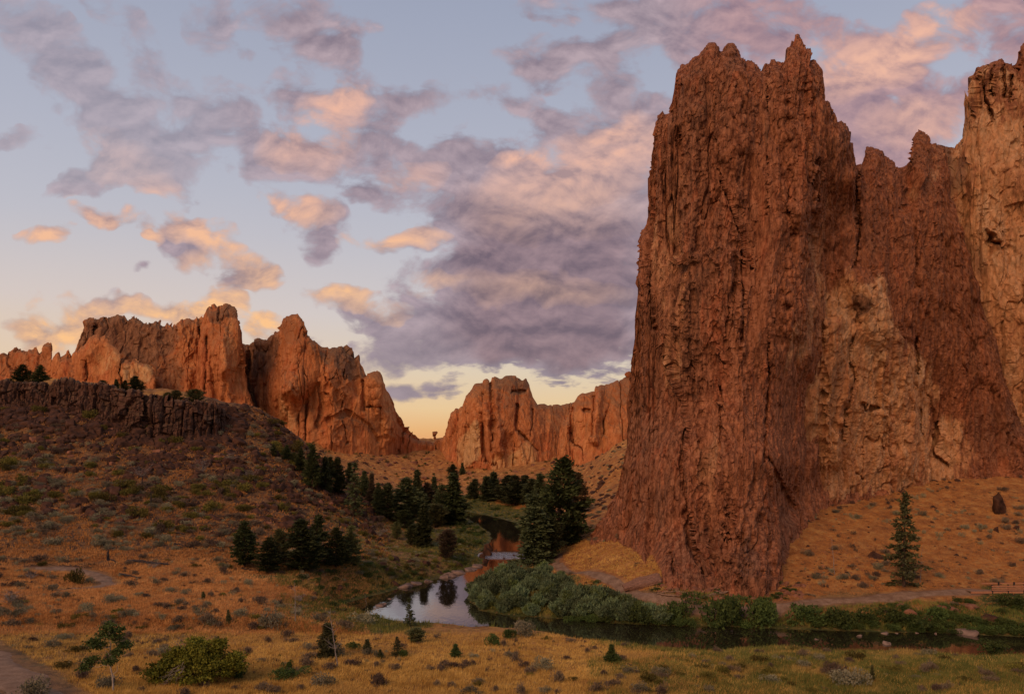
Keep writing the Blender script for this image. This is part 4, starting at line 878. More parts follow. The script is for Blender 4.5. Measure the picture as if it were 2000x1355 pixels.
L3 = [(739,1008,946,26,'pine','fir_needles','slim fir at the left end of the valley trees'),(758,1014,944,46,'pine','fir_needles','fir second from the left end of the valley trees'),(795,1022,934,66,'pine','fir_needles','broad olive fir in the left half of the valley trees'),(816,1005,920,42,'fir','fir_needles','tall fir rising behind the broad olive fir'),(835,1000,944,38,'pine','brown_needles','brownish fir right of the tall valley fir'),(828,1068,986,50,'fir','pine_needles','dark bushy pine near the river bend in front of the firs'),
 (806,1066,1026,30,'juniper','pine_needles','small dark tree at the foot of the bushy pine'),(884,1022,924,70,'fir','pine_needles','biggest dark fir beside the river bend'),(862,1024,948,44,'pine','fir_needles','fir leaning against the left side of the biggest dark fir'),(848,985,936,26,'fir','fir_needles','small fir seen against the orange slope'),(884,926,907,20,'pine','fir_needles','small tree under the domed rock face'),(903,926,904,14,'fir','fir_needles','thin tree beside the small one under the domed rock'),
 (775,1053,1020,20,'juniper','juniper_needles','little round tree alone on the left bank flat'),(873,1092,1036,38,'juniper','brown_needles','olive brown juniper beside the water at the rapids'),(790,1032,996,34,'juniper','pine_needles','small dark fir below the broad olive fir'),(850,1030,985,44,'juniper','juniper_needles','fir between the bushy pine and the biggest fir')]
for n_, q in enumerate(L3): put_tree(*q, g3, n_)
g4 = 'row of blue-green firs along the far bank'
for n_, (a, b, c, w) in enumerate([(925,972,936,24),(950,976,930,28),(965,974,922,28),(986,982,930,32),(1006,986,928,34),(1026,982,930,28),(1040,988,936,32),(1056,990,926,30)]):
    put_tree(a,b,c,w*1.6,'pine' if n_ in (3, 4, 6) else 'fir','fir_needles',['leftmost fir of the far bank row, standing a little apart','second fir from the left in the far bank row','tallest thin fir in the left part of the far bank row','wide fir in the middle of the far bank row','broadest blue-green fir of the far bank row','slim fir right of the broadest one on the far bank','fir partly hidden by the big riverside fir','last fir of the far bank row behind the tall dark pine'][n_],g4,n_)
g5 = 'big trees where the path meets the river'
put_tree(1128,1004,925,52,'pine','brown_needles','reddish brown pine behind the tall dark pine',g5,2)
put_tree(1090,1072,898,106,'pine','pine_needles','tallest dark pine beside the river and the path',g5,3)
put_tree(1118,1062,990,50,'fir','pine_needles','lower dark fir against the right side of the tallest pine',g5,1)
put_tree(1046,1102,966,98,'fir','fir_needles','olive brown drooping fir overhanging the river',g5,0)
put_tree(1072,1092,1010,60,'juniper','fir_needles','brown spreading tree at the foot of the tallest dark pine',g5,1)
put_tree(1765,1146,964,76,'sparse','juniper_needles','lone open-branched fir on the orange slope under the pale rock face',None,1)
g6 = 'trees on top of the left basalt rim'
for n_, (a, b, c, w, k) in enumerate([(45,750,710,38,'pine'),(80,750,711,28,'pine'),(265,766,732,30,'pine'),(242,762,740,16,'pine'),(228,760,738,16,'fir'),(345,784,760,24,'juniper'),(382,790,758,34,'juniper'),(328,780,764,18,'juniper'),(200,756,740,16,'juniper'),(20,750,738,16,'juniper')]):
    put_tree(a,b,c,w,k,'pine_needles' if k == 'pine' else 'juniper_needles',['round bushy pine on the basalt rim at far left','pine with a pointed top beside the round one on the rim','dark pine on the rim in front of the pale slab','small pine left of the dark one on the rim','thin small tree on the rim left of two pines','low juniper on the descending end of the rim','widest low juniper near the right end of the rim','small low juniper between rim edge bushes','tiny juniper in the middle of the rim top','tiny juniper at the left edge of the rim top'][n_],g6,n_,Y=sq([237,237,231,231,236,226,234,228,237,237][n_]))
g7 = 'young conifers in the foreground grass'
for n_, (a, b, c, w, k, lf, lb) in enumerate([(800,1226,1168,28,'sparse','fir_needles','young pointed fir on the bank against the bright water'),(717,1276,1248,24,'fir','juniper_needles','small cone-shaped conifer left of the tiny seedling'),(743,1285,1266,16,'fir','juniper_needles','tiny conifer seedling between two small ones'),(776,1280,1240,26,'sparse','fir_needles','thin young fir with a dark bush at its foot'),(812,1256,1226,36,'juniper','juniper_needles','grey-green leaning young conifer below the river bank'),
 (640,1284,1216,54,'fir','juniper_needles','grey-green conical juniper behind the dead white sapling'),(890,1284,1256,26,'fir','dark_leaf','small dark cone-shaped conifer in open golden grass'),(1195,1296,1260,32,'fir','dark_leaf','dark green young conifer right of centre in the golden grass'),(397,1170,1154,12,'fir','juniper_needles','tiny conifer on the middle of the left grass flat'),(446,1226,1198,14,'fir','juniper_needles','slender seedling on the cut bank above the green bush'),(1703,1332,1298,14,'fir','juniper_needles','slender grey conifer beside the pale sage in the right foreground')]):
    put_tree(a,b,c,w,k,lf,lb,g7,n_,name='young_conifer',cat='young tree')
log('trees')

# ---------------------------------------------------------------- shrubs, one proto set per kind
SH = {}
def add_proto(kind, L): SH[kind] = L
add_proto('sagebrush', [pm('sagebrush', shrub(200+i, 1, .75, 1100, .10, .5, 12, .5, 8), 'sage_leaf') for i in range(4)])
add_proto('rabbitbrush', [pm('rabbitbrush', shrub(220+i, 1, .8, 1000, .13, .7, 10, .4, 6), 'olive_leaf') for i in range(4)])
add_proto('dry_bush', [pm('dry_bush', shrub(240+i, 1, .75, 800, .16, .8, 8, .2, 14, 4), 'dry_shrub') for i in range(4)])
add_proto('leafy_bush', [pm('leafy_bush', shrub(260+i, 1, 1.0, 1300, .13, .3, 10, .5, 6), 'dark_leaf') for i in range(4)])
add_proto('willow_bush', [pm('willow_bush', willow(280+i), 'willow_leaf') for i in range(5)])
add_proto('boulder', [pm('boulder', boulder(300+i), 'dark_boulder') for i in range(7)])
add_proto('red_boulder', [pm('boulder', boulder(320+i), 'red_boulder') for i in range(4)])
add_proto('pale_boulder', [pm('boulder', boulder(340+i, 14, 1, .9, .5), 'pale_boulder') for i in range(5)])
KN = {'red_boulder': 'boulder', 'pale_boulder': 'boulder'}
def put(kind, x, y, z, s, label, group=None, cat=None, i=None, sink=.0, name=None, flat=0):
    L = SH[kind]; me = L[random.randrange(len(L)) if i is None else i]
    o = link(name or KN.get(kind, kind), me, None, (float(x), float(y), float(z)-sink))
    s = s if hasattr(s, '__len__') else (s, s, s); o.scale = [float(v) for v in s]
    o.rotation_euler = (random.uniform(-.25, .25)*(1 if 'boulder' in kind else .15), random.uniform(-.25, .25)*(1 if 'boulder' in kind else .15), random.random()*6.283)
    tag(o, label, cat or {'sagebrush': 'shrub', 'rabbitbrush': 'shrub', 'dry_bush': 'shrub', 'leafy_bush': 'bush', 'willow_bush': 'bush'}.get(kind, 'boulder'), group)
    return o
def at(px, py):
    x, y, z, ok = ray_ground(px, py); return float(x[0]), float(y[0]), float(z[0])
def put_px(kind, px, base, wpx, hpx, label, group=None, **kw):
    x, y, z = at(px, base); r0 = {'willow_bush': 1.5, 'boulder': .95, 'red_boulder': .95, 'pale_boulder': .95}.get(kind, 1.0); h0 = {'willow_bush': 2.7, 'sagebrush': .75, 'rabbitbrush': .8, 'dry_bush': .75, 'leafy_bush': 1.0, 'pale_boulder': .8}.get(kind, 1.1)
    s = wpx/F*y/(2*r0); sz = hpx/F*y/h0
    return put(kind, x, y, z, (s, s, sz), label, group, sink=(.25*sz if 'boulder' in kind else .03), **kw)

# single named plants and rocks
put_px('sagebrush',1022,1244,46,28,'pale rounded sagebrush on the bank edge beside the dark river')
put_px('leafy_bush',992,1248,26,18,'dark low bush touching the left side of the pale sagebrush on the bank')
put_px('leafy_bush',966,1262,28,20,'dark green bush in golden grass left of the bank sagebrush')
put_px('sagebrush',1660,1338,66,30,'large silvery sagebrush in the right foreground grass')
put_px('dry_bush',1630,1322,40,26,'bare purplish brush behind the large silvery sagebrush')
put_px('sagebrush',1505,1330,34,14,'low grey-green sagebrush in the green foreground meadow')
put_px('sagebrush',1060,1310,36,24,'grey sagebrush in golden grass near the bottom centre')
put_px('sagebrush',525,1222,42,32,'grey-green sagebrush mound at the right end of the cut bank')
put_px('sagebrush',630,1340,46,20,'low spreading sagebrush at the bottom left of centre')
put_px('dry_bush',742,1338,36,26,'twiggy grey brush at the bottom left of centre')
put_px('sagebrush',710,1218,46,24,'pale sage clump on the bank left of the young pointed fir')
put_px('dry_bush',690,1303,28,14,'small brown brush beside the dead white sapling')
put_px('leafy_bush',690,1270,22,14,'small round dark bush left of the cone-shaped conifer')
put_px('leafy_bush',788,1282,24,14,'dark bush at the foot of the thin young fir')
put_px('leafy_bush',465,1325,34,30,'round dark green bush touching the right of the big bright bush')
put_px('leafy_bush',565,1326,52,20,'low straggly dark bush in the golden foreground grass')
put_px('leafy_bush',562,1314,16,22,'upright dark sprig rising from the straggly bush')
put_px('sagebrush',70,1362,60,34,'grey sagebrush at the edge of the near path, bottom left corner')
put_px('sagebrush',205,1345,34,26,'green-grey sagebrush at the foot of the leafy sapling')
put_px('rabbitbrush',128,1306,34,14,'yellow-green low shrub beside the near path')
put_px('rabbitbrush',150,1140,30,26,'green shrub inside the bend of the left path')
put_px('sagebrush',105,1066,40,16,'pale sage patch above the left path bend')
for n_, (a, b, w, h_) in enumerate([(1712,1088,44,36),(1822,992,18,14),(1945,1038,18,28),(1985,1035,20,20),(1868,1086,14,10)]):
    put_px('boulder',a,b,w,h_,['dark boulder on the orange slope left of the lone fir','small dark rock high on the slope above the lone fir','dark upright rock under the elongated boulder','dark broken rock at the right edge of the orange slope','small rock on the orange slope right of the lone fir'][n_],'rocks on the orange slope')
SH['tall_boulder'] = [pm('boulder', boulder(361, 60, 1.0, .8, 1.9, .09), 'dark_boulder')]; KN['tall_boulder'] = 'boulder'
o = put_px('tall_boulder',1952,1000,30,24,'large elongated dark boulder leaning on the orange slope at right'); o.rotation_euler = (math.radians(12), math.radians(-24), .4); o.location.z += .6
for n_, (a, b, w, h_, k) in enumerate([(1780,1198,46,22,'red_boulder'),(1815,1202,40,20,'red_boulder'),(1765,1182,34,16,'red_boulder'),(1850,1190,60,22,'red_boulder'),(1895,1188,40,18,'red_boulder'),(1930,1206,46,18,'boulder'),(1740,1196,22,14,'red_boulder')]):
    put_px(k,a,b,w,h_,['rounded reddish rock on the bank below the path','reddish rock wedged beside the rounded one on the bank','dark red rock just under the path edge','widest reddish outcrop between path and river','reddish rock at the right end of the bank outcrop','dark flat rock under the wooden bridge','small reddish rock at the left end of the bank outcrop'][n_],'rock outcrop below the path')
for n_, (a, b, w, h_) in enumerate([(1884,1237,60,20),(1853,1234,24,14),(1730,1257,24,16),(1677,1242,18,7),(1725,1237,20,8),(1752,1237,10,6),(1790,1237,10,6),(1825,1238,12,6),(1595,1249,12,6)]):
    x, y = wpix(a, b-1); s = w/F*y/1.8; o = put('pale_boulder', x, y, -.1, (s, s*.8, max(s*.7, h_/F*y/.55)), ['long flat pale rock at the water edge on the right bank','pale rock left of the long flat one on the right bank','pale pointed rock standing in the dark river at right','low pale rock against the right bank','flat pale stone by the gap in the bank shrubs','small pale stone right of the gap in the bank shrubs','small pale stone halfway along the right bank','small flat stone left of the pale bank rocks','pale stone at the near grassy edge of the river'][n_], 'pale rocks in the river at right')
for n_, (a, b, w, h_, k) in enumerate([(712,1158,28,18,'pale_boulder'),(684,1171,16,8,'pale_boulder'),(743,1183,24,9,'pale_boulder'),(760,1171,8,4,'pale_boulder'),(735,1154,12,7,'pale_boulder'),(691,1159,10,5,'pale_boulder'),
   (790,1147,34,12,'pale_boulder'),(812,1141,26,10,'pale_boulder'),(838,1136,26,10,'pale_boulder'),(772,1147,22,14,'boulder'),(862,1129,28,11,'pale_boulder'),(880,1126,24,10,'pale_boulder'),(900,1120,30,12,'pale_boulder'),(920,1114,26,10,'pale_boulder'),(936,1108,24,9,'pale_boulder'),(858,1124,20,10,'boulder'),(895,1112,22,10,'boulder'),(806,1134,20,9,'boulder'),(910,1098,16,9,'boulder'),(948,1100,12,8,'boulder'),(953,1074,16,13,'boulder'),(951,1085,16,12,'boulder'),(942,1090,12,7,'boulder'),(985,1092,7,4,'boulder'),(1004,1086,6,4,'boulder'),(968,1076,6,4,'boulder')]):
    x, y = wpix(a, b-1); s = w/F*y/1.35; o = put(k, x, y+.3, -.1, (s, s*.8, max(s*.6, h_/F*y/.5)), ['biggest pale-based block at the edge of the pool','rounded pale stone in the pool near its left tip','flat pale stone lying in the middle of the pool','tiny stone just beyond the flat pool stone','pale stone right of the biggest pool block','small pale stone left of the biggest pool block','first pale ledge stone at the head of the pool','pale ledge stone second from the left of the ledge','pale ledge stone third from the left of the ledge','dark rock at the left end of the pale ledge','pale ledge stone left of the ledge middle','pale ledge stone in the middle of the ledge','pale ledge stone right of the ledge middle','pale ledge stone second from the right end','pale ledge stone at the right end of the ledge','dark rock above the middle of the pale ledge','dark rock above the right half of the pale ledge','dark rock above the left half of the pale ledge','dark rock in the grass above the ledge end','dark rock at the point where the ledge meets the river','upper dark rock standing in the rapids','lower dark rock standing in the rapids','low dark rock by the bank at the rapids','tiny dark rock in the middle of the rapids','tiny dark rock at the right of the rapids','tiny dark rock at the upper rim of the rapids'][n_], 'rocks at the pool and the rapids')
for n_, (a, b, w, h_) in enumerate([(770,1094,34,12),(800,1096,30,12),(745,1102,30,10),(705,1088,24,14),(832,1100,28,12),(850,1105,20,9),(745,1066,34,18),(718,1062,24,18),(775,1104,22,9),(815,1088,20,9),(565,1147,26,8),(660,1150,26,8)]):
    put_px('boulder',a,b,w,h_*1.6,['flat dark boulder first in the row across the left bank flat','flat dark boulder second in the row across the left bank flat','low dark boulder nearest the dark pines on the bank flat','dark boulder at the foot of the slope right of the pines','dark boulder third in the row across the bank flat','small dark boulder at the river end of the bank row','large dark boulder where slope and bank flat meet','reddish dark boulder beside the large one at the slope foot','small dark boulder in front of the bank row','small dark boulder behind the bank row','flat rock in the grass before the widest pine','flat rock in the grass before the slim pine'][n_],'boulders on the left bank flat')
# balanced rocks on the skyline
V1, F1_ = boulder(401, 20, 2.5, 2.2, 2.3, .08); V2, F2_ = boulder(402, 16, 1.3, 1.3, 2.0, .08)
m_ = mesh('balanced_rock', *join([(V1+[0, 0, 4.2], F1_), (V2+[0, 0, 1.2], F2_)]), [MAT['far_rock']])
c_ = pw(849, 859, 500); o = link('balanced_rock', m_, None, c_); o.scale = (1.0, 1.0, 1.0); tag(o, 'small balanced rock like a mushroom on the low saddle against the sky', 'balanced rock')
m_ = mesh('balanced_rock', *boulder(403, 22, 2.6, 2.4, 2.7, .05), [MAT['far_rock']]); c_ = pw(1226, 731, 386); o = link('balanced_rock', m_, None, c_); o.scale = (.8, .8, .8); tag(o, 'round knob of rock perched on the ridge beside the dark tower', 'balanced rock')
log('named')
# ---------------------------------------------------------------- scatters
def region(px, py, x, y):
    if y < 110 and py > 1235: return ('left' if px < 650 else 'centre' if px < 1300 else 'right')+' foreground meadow'
    if px < 760 and py < 1090: return ('steep left slope under the basalt rim' if py < 930 else 'lower part of the left rocky slope')
    if px < 700: return 'grassy flat left of the river'
    if px > 1540 and py < 1160: return 'orange slope under the pale rock face'
    if y > 240: return 'distant orange slope below the far rocks'
    if px > 1080: return 'strip between the path and the tower' if py < 1170 else 'right river bank'
    return 'left river bank'
def spread(n, pxr, pyr, wt=None, seed=1, fn=None):
    """random points that land on visible terrain, uniform over ground area inside a photo window"""
    rs = np.random.default_rng(seed)
    px = rs.uniform(*pxr, n); py = rs.uniform(*pyr, n)
    x, y, z, ok = ray_ground(px, py)
    d = poly_sd(x, y, RV); td = trail_d(x, y)
    # thin out far points so that ground density stays even-ish
    k = ok & (d > .8) & (td > .85)
    if wt is not None: k &= rs.random(n) < wt(px, py, x, y, d)
    return px[k], py[k], x[k], y[k], z[k]
ADJ = {'sagebrush': 'pale grey-green sagebrush', 'rabbitbrush': 'yellow-green rabbitbrush', 'dry_bush': 'brown twiggy bush', 'leafy_bush': 'dark green leafy bush', 'willow_bush': 'feathery willow bush', 'boulder': 'dark angular boulder', 'red_boulder': 'reddish angular boulder', 'pale_boulder': 'pale weathered boulder'}
POOL = {}
def queue(kind, P_, smin, smax, seed=0, zf=(.8, 1.2)):
    rs = np.random.default_rng(seed+900)
    for i in range(len(P_[0])):
        s = smin+(smax-smin)*rs.random()**2.2
        POOL.setdefault(kind, []).append((P_[0][i], P_[1][i], P_[2][i], P_[3][i], P_[4][i], s, s*rs.uniform(*zf)))
def clump(sc, seed, lo=.45, hi=.62): return lambda px, py, x, y, d: sstep(lo, hi, vnoise(x/sc, y/sc, seed=seed))
# left slope: boulders thick under the rim and in bands, shrubs between them
sl = lambda px, py, x, y, d: (py < 1000+px*.10)*(px < 760)*(.34+.66*sstep(.42, .56, vnoise(x/8+3, y/8, seed=77)))*np.clip(.25+1.3*sstep(.4, .65, fbm(x/16, y/16, seed=5, o=3)+.5)*sstep(1040, 860, py-px*.06)+.8*sstep(930, 840, py-px*.16), 0, 1)
queue('boulder', spread(5200, (-10, 760), (780, 1075), sl, 11), .45, 2.3, 1, (.9, 1.5))
queue('red_boulder', spread(420, (-10, 760), (800, 1075), sl, 12), .35, 1.5, 2, (.9, 1.4))
queue('rabbitbrush', spread(480, (-10, 740), (800, 1060), lambda px, py, x, y, d: .35+.6*sstep(.5, .65, vnoise(x/12, y/12, seed=9)), 13), .6, 1.8, 3, (.9, 1.5))
queue('sagebrush', spread(900, (-10, 760), (830, 1100), clump(13, 2, .4, .65), 14), .4, 1.2, 4, (1.0, 1.6))
queue('dry_bush', spread(700, (-10, 760), (830, 1100), clump(11, 8, .4, .65), 15), .4, 1.3, 5, (1.0, 1.7))
queue('boulder', spread(900, (-10, 480), (795, 880), lambda px, py, x, y, d: (py-px*.12 < 835)*.9, 40), .9, 3.0, 29, (.9, 1.4))
queue('boulder', spread(420, (1560, 2010), (915, 1030), lambda px, py, x, y, d: (py < np.interp(px, [1560, 1600, 1700, 1880, 2010], [1035, 1012, 975, 938, 932]))*.9, 41), .3, 1.3, 30, (.8, 1.4))
queue('dry_bush', spread(160, (1560, 2010), (915, 1030), lambda px, py, x, y, d: (py < np.interp(px, [1560, 1600, 1700, 1880, 2010], [1035, 1012, 975, 938, 932]))*.9, 42), .4, 1.0, 31)
queue('red_boulder', spread(500, (1285, 1570), (1140, 1172), lambda px, py, x, y, d: (y > 110.5)*.8, 43), .2, 1.0, 32, (.6, 1.1))
queue('red_boulder', spread(400, (1555, 1680), (1000, 1150), clump(4, 16, .4, .6), 44), .07, .3, 33, (.5, .9))
# flat left of the river
queue('sagebrush', spread(260, (-10, 680), (1080, 1230), lambda px, py, x, y, d: (d > 3)*.8, 16), .25, .8, 6, (1.1, 1.9))
queue('dry_bush', spread(200, (-10, 700), (1080, 1230), lambda px, py, x, y, d: (d > 3)*.8, 17), .25, .8, 7, (1.1, 1.9))
queue('rabbitbrush', spread(120, (-10, 700), (1090, 1230), lambda px, py, x, y, d: (d > 2)*.7, 18), .25, .7, 8)
# foreground meadow
queue('dry_bush', spread(270, (-10, 2010), (1238, 1360), None, 19), .18, .6, 9, (1.2, 2.0))
queue('sagebrush', spread(190, (-10, 2010), (1245, 1360), clump(6, 3), 20), .2, .65, 10, (1.1, 1.8))
queue('rabbitbrush', spread(330, (-10, 2010), (1245, 1360), lambda px, py, x, y, d: np.where(px > 1250, .9, .25)*sstep(.35, .6, vnoise(x/5, y/5, seed=13)), 21), .2, .7, 11, (1.0, 1.5))
# banks
queue('rabbitbrush', spread(260, (700, 1010), (1040, 1140), lambda px, py, x, y, d: (d > 1.5)*.8, 22), .3, .9, 12)
queue('sagebrush', spread(130, (690, 960), (1040, 1130), lambda px, py, x, y, d: (d > 3)*.8, 23), .4, 1.0, 13)
queue('leafy_bush', spread(260, (560, 960), (1095, 1215), lambda px, py, x, y, d: (d < 9)*.9, 24), .35, .95, 14, (.6, .9))
queue('leafy_bush', spread(150, (880, 1060), (965, 1070), lambda px, py, x, y, d: (d < 14)*.9, 25), .7, 1.6, 15, (.6, .9))
queue('dry_bush', spread(120, (690, 960), (1040, 1130), lambda px, py, x, y, d: (d > 2)*.8, 26), .3, .9, 16)
# strip by the path and the orange slope
queue('leafy_bush', spread(150, (1100, 1560), (1140, 1180), None, 27), .3, .75, 17, (.6, .9))
queue('dry_bush', spread(130, (1100, 1900), (1080, 1200), None, 28), .25, .7, 18)
queue('sagebrush', spread(190, (1560, 2010), (930, 1150), clump(9, 4, .35, .6), 29), .3, .85, 19, (1.2, 1.9))
queue('dry_bush', spread(170, (1560, 2010), (930, 1150), clump(9, 5, .35, .6), 30), .3, .9, 20, (1.2, 1.9))
queue('boulder', spread(46, (1560, 2010), (930, 1150), None, 31), .15, .6, 21, (.9, 1.4))
queue('red_boulder', spread(120, (1560, 1760), (1050, 1130), clump(5, 6), 32), .1, .4, 22, (.9, 1.4))
queue('red_boulder', spread(90, (1300, 1420), (1148, 1166), None, 33), .12, .5, 23, (.5, .9))
queue('boulder', spread(240, (1080, 1225), (860, 1010), None, 34), .4, 2.2, 24, (.6, 1))
queue('sagebrush', spread(200, (1080, 1240), (870, 1060), None, 35), .5, 1.3, 25)
queue('leafy_bush', spread(230, (700, 1100), (868, 985), lambda px, py, x, y, d: (y > 250)*.9, 36), .6, 1.7, 26, (.7, 1.1))
queue('red_boulder', spread(130, (700, 1100), (868, 960), lambda px, py, x, y, d: (y > 300)*.9, 37), .8, 4.0, 27, (.6, 1))
queue('leafy_bush', spread(60, (1700, 2010), (1175, 1235), lambda px, py, x, y, d: (d < 8)*.9, 38), .4, .9, 28)
# right bank willows and hedges
for (x0, x1, w0, w1, n_, kind, seed) in [(932, 1110, .6, 15, 80, 'willow_bush', 51), (1100, 1290, .3, 5.5, 90, 'willow_bush', 52)]:
    rs = np.random.default_rng(seed); far = [(918,1175),(940,1191),(1000,1203),(1100,1208),(1200,1215),(1300,1221)]
    for k in range(n_):
        a = x0+(x1-x0)*rs.random(); b = np.interp(a, [p[0] for p in far], [p[1] for p in far]); x, y = wpix(a, b); q = w0+(w1-w0)*rs.random()
        y += q*min(1, (a-900)/60+.25); x = (a-1000)/F*y*1.0+rs.normal()*.4
        if poly_sd(np.array([x]), np.array([y]), RV)[0] < .15 or trail_d(np.array([x]), np.array([y]))[0] < 1.9: continue
        s = rs.uniform(.6, 1.0)*(1 if a < 1110 else 1.15); z = float(H(np.array([x]), np.array([y]))[0])
        POOL.setdefault(kind, []).append((a, b-20, x, y, z, s, s*rs.uniform(.8, 1.1)))
BK = [(1200,1215),(1300,1221),(1400,1224),(1560,1228),(1700,1232),(1880,1238),(2000,1243)]
rs = np.random.default_rng(77)
for k in range(190):
    a = rs.uniform(1110, 2010); b = np.interp(a, [p[0] for p in BK], [p[1] for p in BK]); x, y = wpix(a, b); y += .3+rs.random()*3.2; x = (a-1000)/F*y
    if trail_d(np.array([x]), np.array([y]))[0] < 1.7 or 1722 < a < 1738: continue
    s = rs.uniform(.6, 1.15); POOL['leafy_bush'].append((a, b-10, x, y, float(H(np.array([x]), np.array([y]))[0]), s, s*rs.uniform(.7, 1.0)))
for (a, b, w, h_, lb) in [(1405,1226,96,54,'large round dark green bush on the right bank under the tower'),(1495,1230,76,46,'second large dark bush right of the biggest one on the bank'),(1590,1230,70,34,'brownish-green hedge of shrubs below the path'),(1660,1233,70,34,'dark hedge of shrubs left of the bank gap'),(1775,1236,70,32,'dense shrub right of the gap in the bank vegetation'),(1840,1232,54,26,'olive shrub above the pale bank rocks'),(1975,1194,50,26,'dark shrub under the wooden bridge'),(1250,1222,60,34,'leafy shrub where the willows end'),(1320,1224,56,34,'leafy shrub left of the biggest round bush'),(1965,1256,60,24,'dark green shrub at the near river edge, right side')]:
    x, y = wpix(a, min(b, 1243)-3) if b < 1250 else wpix(a, 1290); z = float(H(np.array([x]), np.array([y+1.2]))[0]) if b < 1250 else .4
    if a == 1975: x, y, z = pw(1975, 1190, 106); z = float(H(np.array([x]), np.array([y]))[0])
    s = w/F*y/2.1; put('leafy_bush', x, y+1.2, z-.1, (s, s, h_/F*y/.98), lb, 'big shrubs on the right bank')
def mesh_arrays(me):
    n = len(me.vertices); V = np.empty(n*3, np.float32); me.vertices.foreach_get('co', V); m = len(me.polygons); I = np.empty(m*3, np.int32); me.loops.foreach_get('vertex_index', I)
    return V.reshape(-1, 3), I.reshape(-1, 3)
for kind, L in POOL.items():
    L.sort(key=lambda q: -q[5]/q[3]); vis = [q for q in L if -20 < q[0] < 2020]
    nk = {'boulder': 130, 'red_boulder': 60, 'leafy_bush': 260}.get(kind, 280); keep = vis[:nk]; rest = vis[nk:]
    for q in keep:
        rg = region(q[0], q[1], q[2], q[3]); sz = 'large ' if q[5]/q[3] > .008 else ('small ' if q[5]/q[3] < .004 else '')
        put(kind, q[2], q[3], q[4], (q[5], q[5], q[6]), '%s%s on the %s' % (sz, ADJ[kind], rg), '%ss on the %s' % (ADJ[kind][:-2]+'e' if False else ADJ[kind], rg), sink=.22*q[6] if 'boulder' in kind else .03)
    if rest:
        A = [mesh_arrays(m) for m in SH[kind]]; out = []; rs = np.random.default_rng(5)
        for q in rest:
            V, I = A[rs.integers(len(A))]
            if 'boulder' not in kind:   # fewer sprays on the small distant ones
                I = I[:max(150, len(I)//3)]; V = V[:I.max()+1]; V = V*1.0
            a = rs.random()*6.283; R_ = np.array([[math.cos(a), -math.sin(a), 0], [math.sin(a), math.cos(a), 0], [0, 0, 1]])
            out.append(((V@R_.T)*[q[5], q[5], q[6]]+[q[2], q[3], q[4]-(.22*q[6] if 'boulder' in kind else .03)], I))
        V, I = join(out); nm = {'boulder': 'scattered_rocks', 'red_boulder': 'scattered_rocks'}.get(kind, 'scattered_brush')
        tag(link(nm, mesh(nm, V, I, [SH[kind][0].materials[0]])), kind='stuff')
        log(kind, len(keep), 'stuff', len(rest), len(I))

# ---------------------------------------------------------------- grass
def grass(name, mat, P_, hmin, hmax, blades=6, wid=.035, seed=0, lean=.35, spreadr=.16):
    rs = np.random.default_rng(seed); n = len(P_[0]); px, py, x, y, z = P_
    hh = rs.uniform(hmin, hmax, n)
    B = np.repeat(np.stack([x, y, z], 1), blades, 0); h2 = np.repeat(hh, blades)*rs.uniform(.55, 1.1, n*blades)
    off = rs.normal(size=(n*blades, 2))*spreadr; B[:, :2] += off; B[:, 2] -= .03
    dirv = off/(np.linalg.norm(off, axis=1)[:, None]+1e-6)*lean*h2[:, None]*rs.random((n*blades, 1))*1.6+[.05, 0]
    a = rs.random(n*blades)*3.1416; w = (wid*(.7+.6*rs.random(n*blades)))*np.maximum(1, np.repeat(y, blades)/75)
    s = np.stack([np.cos(a)*w, np.sin(a)*w, a*0], 1)
    tip = B+np.concatenate([dirv, h2[:, None]], 1)
    V = np.stack([B-s, B+s, tip], 1).reshape(-1, 3)
    tag(link(name, mesh(name, V, np.arange(len(V)).reshape(-1, 3), [MAT[mat]])), kind='stuff'); log(name, n*blades)
def gpts(n, pxr, pyr, wt, seed):
    return spread(n, pxr, pyr, wt, seed)
def cov(k): 
    def f(px, py, x, y, d):
        c = cover(x, y); return sum(c[q]*w for q, w in k.items())
    return f
grass('golden_grass', 'gold_grass', gpts(60000, (-15, 2015), (1236, 1362), cov({'g': 1, 'b': .75, 'v': .35}), 61), .16, .42, 7, .016, 1)
grass('golden_grass', 'gold_grass', gpts(42000, (-15, 720), (1075, 1240), cov({'g': 1, 'b': .8, 'v': .25, 's': .6}), 62), .18, .5, 6, .018, 2)
grass('green_grass', 'green_grass', gpts(30000, (1150, 2015), (1245, 1362), cov({'g': .15, 'b': .5, 'v': 1.2}), 63), .2, .5, 7, .02, 3)
grass('green_grass', 'green_grass', gpts(26000, (540, 1060), (970, 1240), cov({'v': 1.3, 'b': .35}), 64), .25, .7, 6, .024, 4)
grass('green_grass', 'green_grass', gpts(14000, (900, 2010), (1120, 1240), lambda px, py, x, y, d: (d < 7)*.9, 65), .3, .8, 6, .026, 5)
grass('dry_grass', 'dry_grass', gpts(30000, (1080, 2015), (905, 1215), cov({'r': .9, 'b': .9, 'g': 1, 'v': .2}), 66), .15, .4, 5, .02, 6)
grass('dry_grass', 'dry_grass', gpts(24000, (-15, 760), (800, 1090), cov({'s': .7, 'b': 1, 'g': 1}), 67), .25, .6, 5, .03, 7)
grass('golden_grass', 'gold_grass', gpts(9000, (1080, 1300), (1040, 1160), cov({'r': .6, 'b': .4}), 68), .2, .4, 6, .02, 8)
